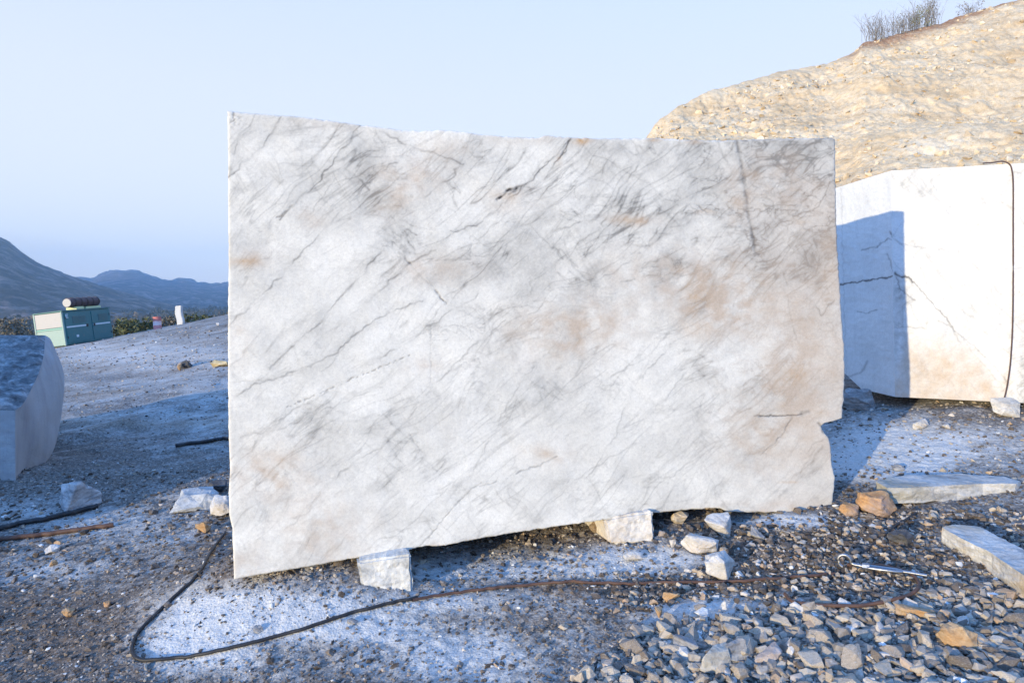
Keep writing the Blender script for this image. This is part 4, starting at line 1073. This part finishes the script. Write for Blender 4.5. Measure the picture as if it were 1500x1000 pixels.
for (y0_, y1_) in ((-hl + .12, -.05), (.22, hl - .12)):
    d_ = gpart('door', [(hw - .01, hw + .018, y0_, y1_, .22, GH - .12)], M_TEAL, .008)
    gpart('stripe', [(hw + .012, hw + .022, y0_ + .03, y1_ - .03, .84, .90)], M_STRIPE, 0, d_)
    gpart('vent_panel', [(hw + .010, hw + .024, y0_ + .45, y1_ - .15, 1.0, 1.3)], mat_paint('faded_teal', (.06, .14, .15)), .003, d_)
    for q_ in range(6): gpart('louvre', [(hw + .02, hw + .04, y0_ + .47, y1_ - .17, 1.02 + q_ * .048, 1.04 + q_ * .048)], M_TEAL, 0, d_)
    for q_ in (.4, 1.2): gpart('hinge', [(hw + .016, hw + .036, (y0_ + .01) if y0_ < 0 else (y1_ - .05), (y0_ + .05) if y0_ < 0 else (y1_ - .01), q_, q_ + .1)], M_BLACK, .004, d_)
    gpart('handle', [(hw + .016, hw + .05, (y1_ - .16) if y0_ < 0 else (y0_ + .06), (y1_ - .06) if y0_ < 0 else (y0_ + .16), .80, .92)], M_BLACK, .006, d_)
gpart('emblem', [(hw + .016, hw + .024, -hl + .18, -hl + .21, 1.24, 1.40), (hw + .016, hw + .025, -hl + .212, -hl + .33, 1.37, 1.40), (hw + .016, hw + .025, -hl + .212, -hl + .30, 1.305, 1.335), (hw + .016, hw + .025, -hl + .212, -hl + .33, 1.24, 1.27)], M_STRIPE, 0)
gpart('emblem', [(hw + .016, hw + .026, -.95, -.80, .42, .52)], M_STRIPE, .01)
bm = bmesh.new(); bm_cyl(bm, (.28, -.75, GH + .31), (.28, 1.15, GH + .31), .2); s_ = add('silencer', bm_mesh('silencer', bm), M_MAROON, gen)
bm = bmesh.new(); bm_cyl(bm, (.28, -.80, GH + .31), (.28, -.755, GH + .31), .17); add('end_cap', bm_mesh('end_cap', bm), M_CREAM, s_)
bm = bmesh.new()
for y_ in (-.5, -.1, .3, .7, 1.1): bm_cyl(bm, (.28, y_, GH + .31), (.28, y_ + .06, GH + .31), .215)
add('band', bm_mesh('band', bm), mat_paint('rusty_band', (.06, .032, .026), .7, .3), s_)
gpart('bracket', [(.05, .5, -.55, -.05, GH + .002, GH + .12), (.05, .5, .1, 1.15, GH + .002, GH + .10)], M_YEL, .01)

# ------------------------------------------------------------------ barrel, marker post
b0 = P(231, 487, 30.5); b0.z = float(G(b0.x, b0.y)) - .02
bar = add('barrel', None, label='faded red and white oil barrel on the edge of the quarry road', cat='barrel', loc=b0)
bar.rotation_euler = (0, R(-4), 0)
prof_ = [(.0, .17), (.18, .17), (.19, .178), (.2, .17), (.37, .17), (.38, .178), (.39, .17), (.555, .17)]
def lathe(prof, seg=24):
    V = [(r * math.cos(2 * math.pi * k / seg), r * math.sin(2 * math.pi * k / seg), z_) for z_, r in prof for k in range(seg)]
    F = [[i * seg + k, i * seg + (k + 1) % seg, (i + 1) * seg + (k + 1) % seg, (i + 1) * seg + k] for i in range(len(prof) - 1) for k in range(seg)]
    me = bpy.data.meshes.new('lathe'); me.from_pydata(V, [], F); me.update(); return me
m = NB('barrel_paint', .6, .3); sp = m.n('ShaderNodeSeparateXYZ'); m.link(m.co, sp.inputs[0])
z_ = m.math('ADD', sp.outputs[2], m.math('MULTIPLY', m.math('SUBTRACT', m.noise(14), .5), .1))
M_BAR = m.done(m.ramp(z_, [(.16, (.62, .25, .24)), (.20, (.72, .62, .60)), (.34, (.70, .50, .48)), (.38, (.50, .16, .14))]))
add('drum_body', lathe(prof_), M_BAR, bar)
bm = bmesh.new(); bm_cyl(bm, (0, 0, .535), (0, 0, .55), .166); add('lid', bm_mesh('lid', bm), M_MAROON, bar)
p0 = P(265, 486, 30.5); p0.z = float(G(p0.x, p0.y)) - .03
bm = bmesh.new(); bm_box(bm, -.14, .14, -.1, .1, 0, .86, .02)
bmesh.ops.subdivide_edges(bm, edges=[e for e in bm.edges if e.calc_length() > .1], cuts=6, use_grid_fill=True)
for v in bm.verts: v.co.x += .02 * math.sin(v.co.z * 9) + random.uniform(-.006, .006); v.co.x *= 1 - .12 * (v.co.z > .85)
po = add('marker_post', bm_mesh('post', bm), mat_paint('whitewash', (.52, .51, .49), .7, .15, (.3, .26, .21)), label='whitewashed stone marker post leaning on the edge of the quarry road', cat='marker post', loc=p0)
po.rotation_euler = (0, R(-7), 0)
rock(318, 476, 6, 5, M_WHITE, 'tiny white stone on the far road edge, right of the marker post', 71)

# ------------------------------------------------------------------ shrubs
def leaf_cloud(centers, radii, n_each, size, seed, tw=1.0):
    r = np.random.default_rng(seed)
    V = []
    for c, rad in zip(centers, radii):
        d = r.normal(0, 1, (n_each, 3)); d /= np.linalg.norm(d, axis=1)[:, None]
        p = np.array(c) + d * (np.array(rad) * (r.uniform(.35, 1, n_each) ** .5)[:, None])
        a = r.normal(0, 1, (n_each, 3)); a /= np.linalg.norm(a, axis=1)[:, None]
        b = np.cross(a, r.normal(0, 1, (n_each, 3))); b /= np.linalg.norm(b, axis=1)[:, None]
        s = size * r.uniform(.6, 1.5, (n_each, 1))
        V.append(np.stack([p - a * s, p + b * s * .6, p + a * s, p - b * s * .6], 1))
    V = np.concatenate(V).reshape(-1, 3)
    return V, np.arange(len(V)).reshape(-1, 4)
def mat_leaf(name, a, b, scale=1.5):
    m = NB(name, .8, .2)
    c = m.ramp(m.noise(scale, 4, .7), [(.35, a), (.65, b)])
    return m.done(c)
M_LEAF = mat_leaf('shrub_leaf', (.035, .042, .015), (.14, .14, .055)); M_DRY = mat_leaf('dry_leaf', (.09, .075, .05), (.24, .20, .14)); M_TWIG = mat_leaf('dry_twig', (.13, .12, .115), (.30, .28, .26), 6); M_GREENT = mat_leaf('green_twig', (.10, .10, .03), (.24, .24, .08), 6)
def stems(n, h, spread, seed, r0=.011):
    rr = random.Random(seed); Vs, Fs, off = [], [], 0
    for i in range(n):
        a = rr.uniform(0, 6.28); q_ = rr.uniform(0, 1); x0, y0_ = rr.gauss(0, spread * .35), rr.gauss(0, spread * .25)
        hh = h * rr.uniform(.35, 1.0); lx_, ly_ = rr.gauss(0, .34) * hh, rr.gauss(0, .22) * hh
        pts = [(x0 + lx_ * t * t, y0_ + ly_ * t * t, hh * t) for t in (0, .35, .7, 1)]
        V, F = tube_arrays(pts, [r0, r0 * .8, r0 * .6, r0 * .3], 4); Vs.append(V); Fs.append(F + off); off += len(V)
        for k in range(4):
            t = rr.uniform(.35, .95); b = Vector((x0 + lx_ * t * t, y0_ + ly_ * t * t, hh * t)); e_ = b + Vector((rr.gauss(0, .1), rr.gauss(0, .1), rr.uniform(.1, .3))) * h * .6
            V, F = tube_arrays([b, (b + e_) / 2 + Vector((0, 0, .02)), e_], [r0 * .5, r0 * .4, r0 * .2], 4); Vs.append(V); Fs.append(F + off); off += len(V)
    return np.vstack(Vs), np.vstack(Fs)
for i, (px_, h, sp_, n_, lab, mt, lf_) in enumerate([(1286, 1.75, 1.0, 70, 'leafless grey shrub at the left end of the row on the hill crest', M_TWIG, .25), (1318, 1.5, 1.0, 60, 'low grey twiggy shrub in the middle of the row on the hill crest', M_TWIG, .3),
                                         (1342, 1.6, .8, 60, 'bushy shrub with a green tinge on the hill crest', M_TWIG, .8), (1364, 2.1, .7, 55, 'tallest dark twiggy shrub on the hill crest', M_TWIG, .5), (1420, .9, 1.0, 30, 'faint low bush higher up the hill crest, near the top of the photo', M_TWIG, .4)]):
    cy_ = float(np.interp(px_, [840, 948, 1250, 1500, 3400], [31, 33, 39, 44, 48]))
    zc_ = CAMZ + (440 - float(np.interp(px_, cpx, cpy))) / 1000 * cy_
    o = add('shrub', None, label=lab, cat='shrub', loc=((px_ - 750) / 1000 * cy_, cy_, zc_ - .12))
    V, F = stems(n_, h, sp_, 40 + i); add('stems', mesh_np('stems', V, F), mt, o)
    cs = [(random.gauss(0, sp_ * .35), random.gauss(0, .25), h * random.uniform(.15, .8)) for k in range(24)]
    V, F = leaf_cloud(cs, [(.22, .22, .2)] * 24, int(26 * lf_), .035, 60 + i); add('foliage', mesh_np('foliage', V, F), M_GREENT if lf_ > .6 else M_DRY, o)
# shrubs just over the edge of the floor
for i, (px_, pyt, d, h, w, lab, mt) in enumerate([(180, 470, 40, 1.9, 2.0, 'olive bush rising right behind the generator', M_LEAF), (205, 468, 42, 1.8, 1.6, 'yellow-green bush beyond the road edge, between generator and barrel', M_LEAF), (190, 462, 52, 2.6, 2.4, 'brownish bush standing behind the olive one', M_DRY),
                                              (244, 466, 44, 1.8, 1.4, 'grey-brown bush between the barrel and the marker post', M_DRY), (290, 462, 46, 1.9, 1.8, 'dark bush beyond the road edge, right of the marker post', M_LEAF), (322, 460, 48, 1.9, 1.8, 'dark bush beyond the road edge, nearest the tall marble block', M_DRY), (20, 470, 40, 1.6, 2.6, 'brown bush above the shaded block at left', M_DRY)]):
    top = P(px_, pyt, d); gz = float(G(top.x, top.y))
    hh = max(top.z - gz, 1.2)
    o = add('bush', None, label=lab, cat='bush', loc=(top.x, top.y, gz))
    V, F = stems(14, hh * .8, w * .6, 80 + i, .03); add('stems', mesh_np('stems', V, F), M_TWIG, o)
    cs = [(random.gauss(0, w * .3), random.gauss(0, w * .3), hh * random.uniform(.3, .95)) for k in range(34)]
    V, F = leaf_cloud(cs, [(.4, .4, .32)] * 34, 60, .09, 90 + i); add('foliage', mesh_np('foliage', V, F), mt, o)
# the scrub of the valley: one mass
rs = np.random.default_rng(31)
cs, rd = [], []
for i in range(2600):
    y_ = 48 * (900 / 48) ** rs.uniform(0, 1) ; t_ = rs.uniform(-1.3, .25)
    x_ = t_ * y_; z0 = float(G(x_, y_, False)); s_ = rs.uniform(.8, 2.2) * (1 + y_ / 500)
    cs.append((x_, y_, z0 + s_ * .5)); rd.append((s_ * 1.3, s_ * 1.3, s_ * .8))
Vv_, Ff_ = [], []; off = 0
r = np.random.default_rng(8)
for c, rad in zip(cs, rd):
    n_ = 46; d = r.normal(0, 1, (n_, 3)); d /= np.linalg.norm(d, axis=1)[:, None]
    p = np.array(c) + d * np.array(rad) * (r.uniform(.3, 1, n_) ** .5)[:, None]
    a = r.normal(0, 1, (n_, 3)); b = r.normal(0, 1, (n_, 3)); s = rad[0] * .2
    Vv_.append(np.stack([p - a * s, p + b * s * .7, p + a * s, p - b * s * .7], 1).reshape(-1, 3))
V = np.vstack(Vv_)
add('scrub', mesh_np('scrub', V, np.arange(len(V)).reshape(-1, 4)), mat_leaf('scrub_leaf', (.04, .04, .022), (.13, .095, .06), .05), kind='stuff', label='dark dry scrub covering the valley beyond the quarry floor', cat='scrub')

# ------------------------------------------------------------------ air
bm = bmesh.new(); bm_box(bm, -4700, 4700, -46, 2640, -20, 185)
mh = bpy.data.materials.new('haze'); mh.use_nodes = True
for n_ in list(mh.node_tree.nodes):
    if n_.type == 'BSDF_PRINCIPLED': mh.node_tree.nodes.remove(n_)
pv = mh.node_tree.nodes.new('ShaderNodeVolumePrincipled'); pv.inputs['Color'].default_value = (.48, .74, 1, 1); pv.inputs['Density'].default_value = 3.4e-4; pv.inputs['Anisotropy'].default_value = .0
mh.node_tree.links.new(pv.outputs[0], [n_ for n_ in mh.node_tree.nodes if n_.type == 'OUTPUT_MATERIAL'][0].inputs['Volume'])
add('haze', bm_mesh('haze', bm), mh, kind='stuff')

# ------------------------------------------------------------------ light, sky, camera
SUN_EL, SUN_AZ = 7.0, 220.5
w = bpy.data.worlds.new('World'); scene.world = w; w.use_nodes = True
nt = w.node_tree; bg = nt.nodes['Background']
sky = nt.nodes.new('ShaderNodeTexSky'); sky.sky_type = 'NISHITA'; sky.sun_disc = False
sky.sun_elevation = R(SUN_EL); sky.sun_rotation = R(SUN_AZ); sky.altitude = 1500; sky.air_density = 1; sky.dust_density = .8; sky.ozone_density = 4
# pale air low in the sky opposite the sun, deep blue overhead
def wn(t, **kw):
    n_ = nt.nodes.new(t)
    for k_, v_ in kw.items(): setattr(n_, k_, v_)
    return n_
tc = wn('ShaderNodeTexCoord'); sx = wn('ShaderNodeSeparateXYZ'); nt.links.new(tc.outputs['Generated'], sx.inputs[0])
blue = wn('ShaderNodeMix', data_type='RGBA', blend_type='MULTIPLY'); blue.inputs[0].default_value = 1; nt.links.new(sky.outputs[0], blue.inputs[6]); bl = wn('ShaderNodeValToRGB'); nt.links.new(sx.outputs[2], bl.inputs[0]); nt.links.new(bl.outputs[0], blue.inputs[7])
for e_, (p_, c_) in zip([bl.color_ramp.elements[0], bl.color_ramp.elements[1], bl.color_ramp.elements.new(.3)], [(0, (.17, .15, .14, 1)), (.75, (.46, .85, 1.42, 1)), (.3, (.23, .32, .43, 1))]): e_.position = p_; e_.color = c_
rp = wn('ShaderNodeValToRGB'); nt.links.new(sx.outputs[2], rp.inputs[0])
el_ = rp.color_ramp.elements; el_.new(.5); el_.new(.7)
for e_, (p_, v_) in zip(el_, [(.0, .96), (.28, .95), (.44, .88), (.78, 0)]): e_.position = p_; e_.color = (v_, v_, v_, 1)
fw = wn('ShaderNodeMapRange'); nt.links.new(sx.outputs[1], fw.inputs[0]); fw.inputs[1].default_value = -.5; fw.inputs[2].default_value = .6; fw.inputs[3].default_value = .08; fw.inputs[4].default_value = 1
mu = wn('ShaderNodeMath', operation='MULTIPLY'); nt.links.new(rp.outputs[0], mu.inputs[0]); nt.links.new(fw.outputs[0], mu.inputs[1])
pl = wn('ShaderNodeValToRGB'); nt.links.new(sx.outputs[2], pl.inputs[0])
pl.color_ramp.elements[0].color = (2.85, 2.88, 2.9, 1); pl.color_ramp.elements[1].color = (1.98, 2.22, 2.72, 1); pl.color_ramp.elements[1].position = .5
sc5 = wn('ShaderNodeVectorMath', operation='SCALE'); nt.links.new(blue.outputs[2], sc5.inputs[0]); sc5.inputs[3].default_value = 4.5
mx = wn('ShaderNodeMix', data_type='RGBA'); nt.links.new(mu.outputs[0], mx.inputs[0]); nt.links.new(sc5.outputs[0], mx.inputs[6]); nt.links.new(pl.outputs[0], mx.inputs[7])
nt.links.new(mx.outputs[2], bg.inputs[0]); bg.inputs[1].default_value = .15
sl = bpy.data.lights.new('sun', 'SUN'); sl.energy = 2.15; sl.angle = R(.5); sl.color = (1, .84, .52)
so = bpy.data.objects.new('sun', sl); col.objects.link(so)
az = R(SUN_AZ); el = R(SUN_EL)
sd_ = Vector((math.sin(az) * math.cos(el), math.cos(az) * math.cos(el), math.sin(el)))
so.rotation_euler = (sd_).to_track_quat('Z', 'Y').to_euler()
cam = bpy.data.cameras.new('camera'); co = bpy.data.objects.new('camera', cam); col.objects.link(co); scene.camera = co
co.location = (0, 0, CAMZ); co.rotation_euler = (R(90), 0, 0)
cam.sensor_width = 36; cam.lens = 24; cam.shift_y = -.04; cam.clip_end = 20000; cam.clip_start = .05
vs = scene.view_settings; vs.view_transform = 'Standard'; vs.look = 'None'; vs.gamma = 1; vs.use_curve_mapping = False; vs.exposure = 1.32
scene.render.engine = 'CYCLES'
scene.cycles.use_denoising = True
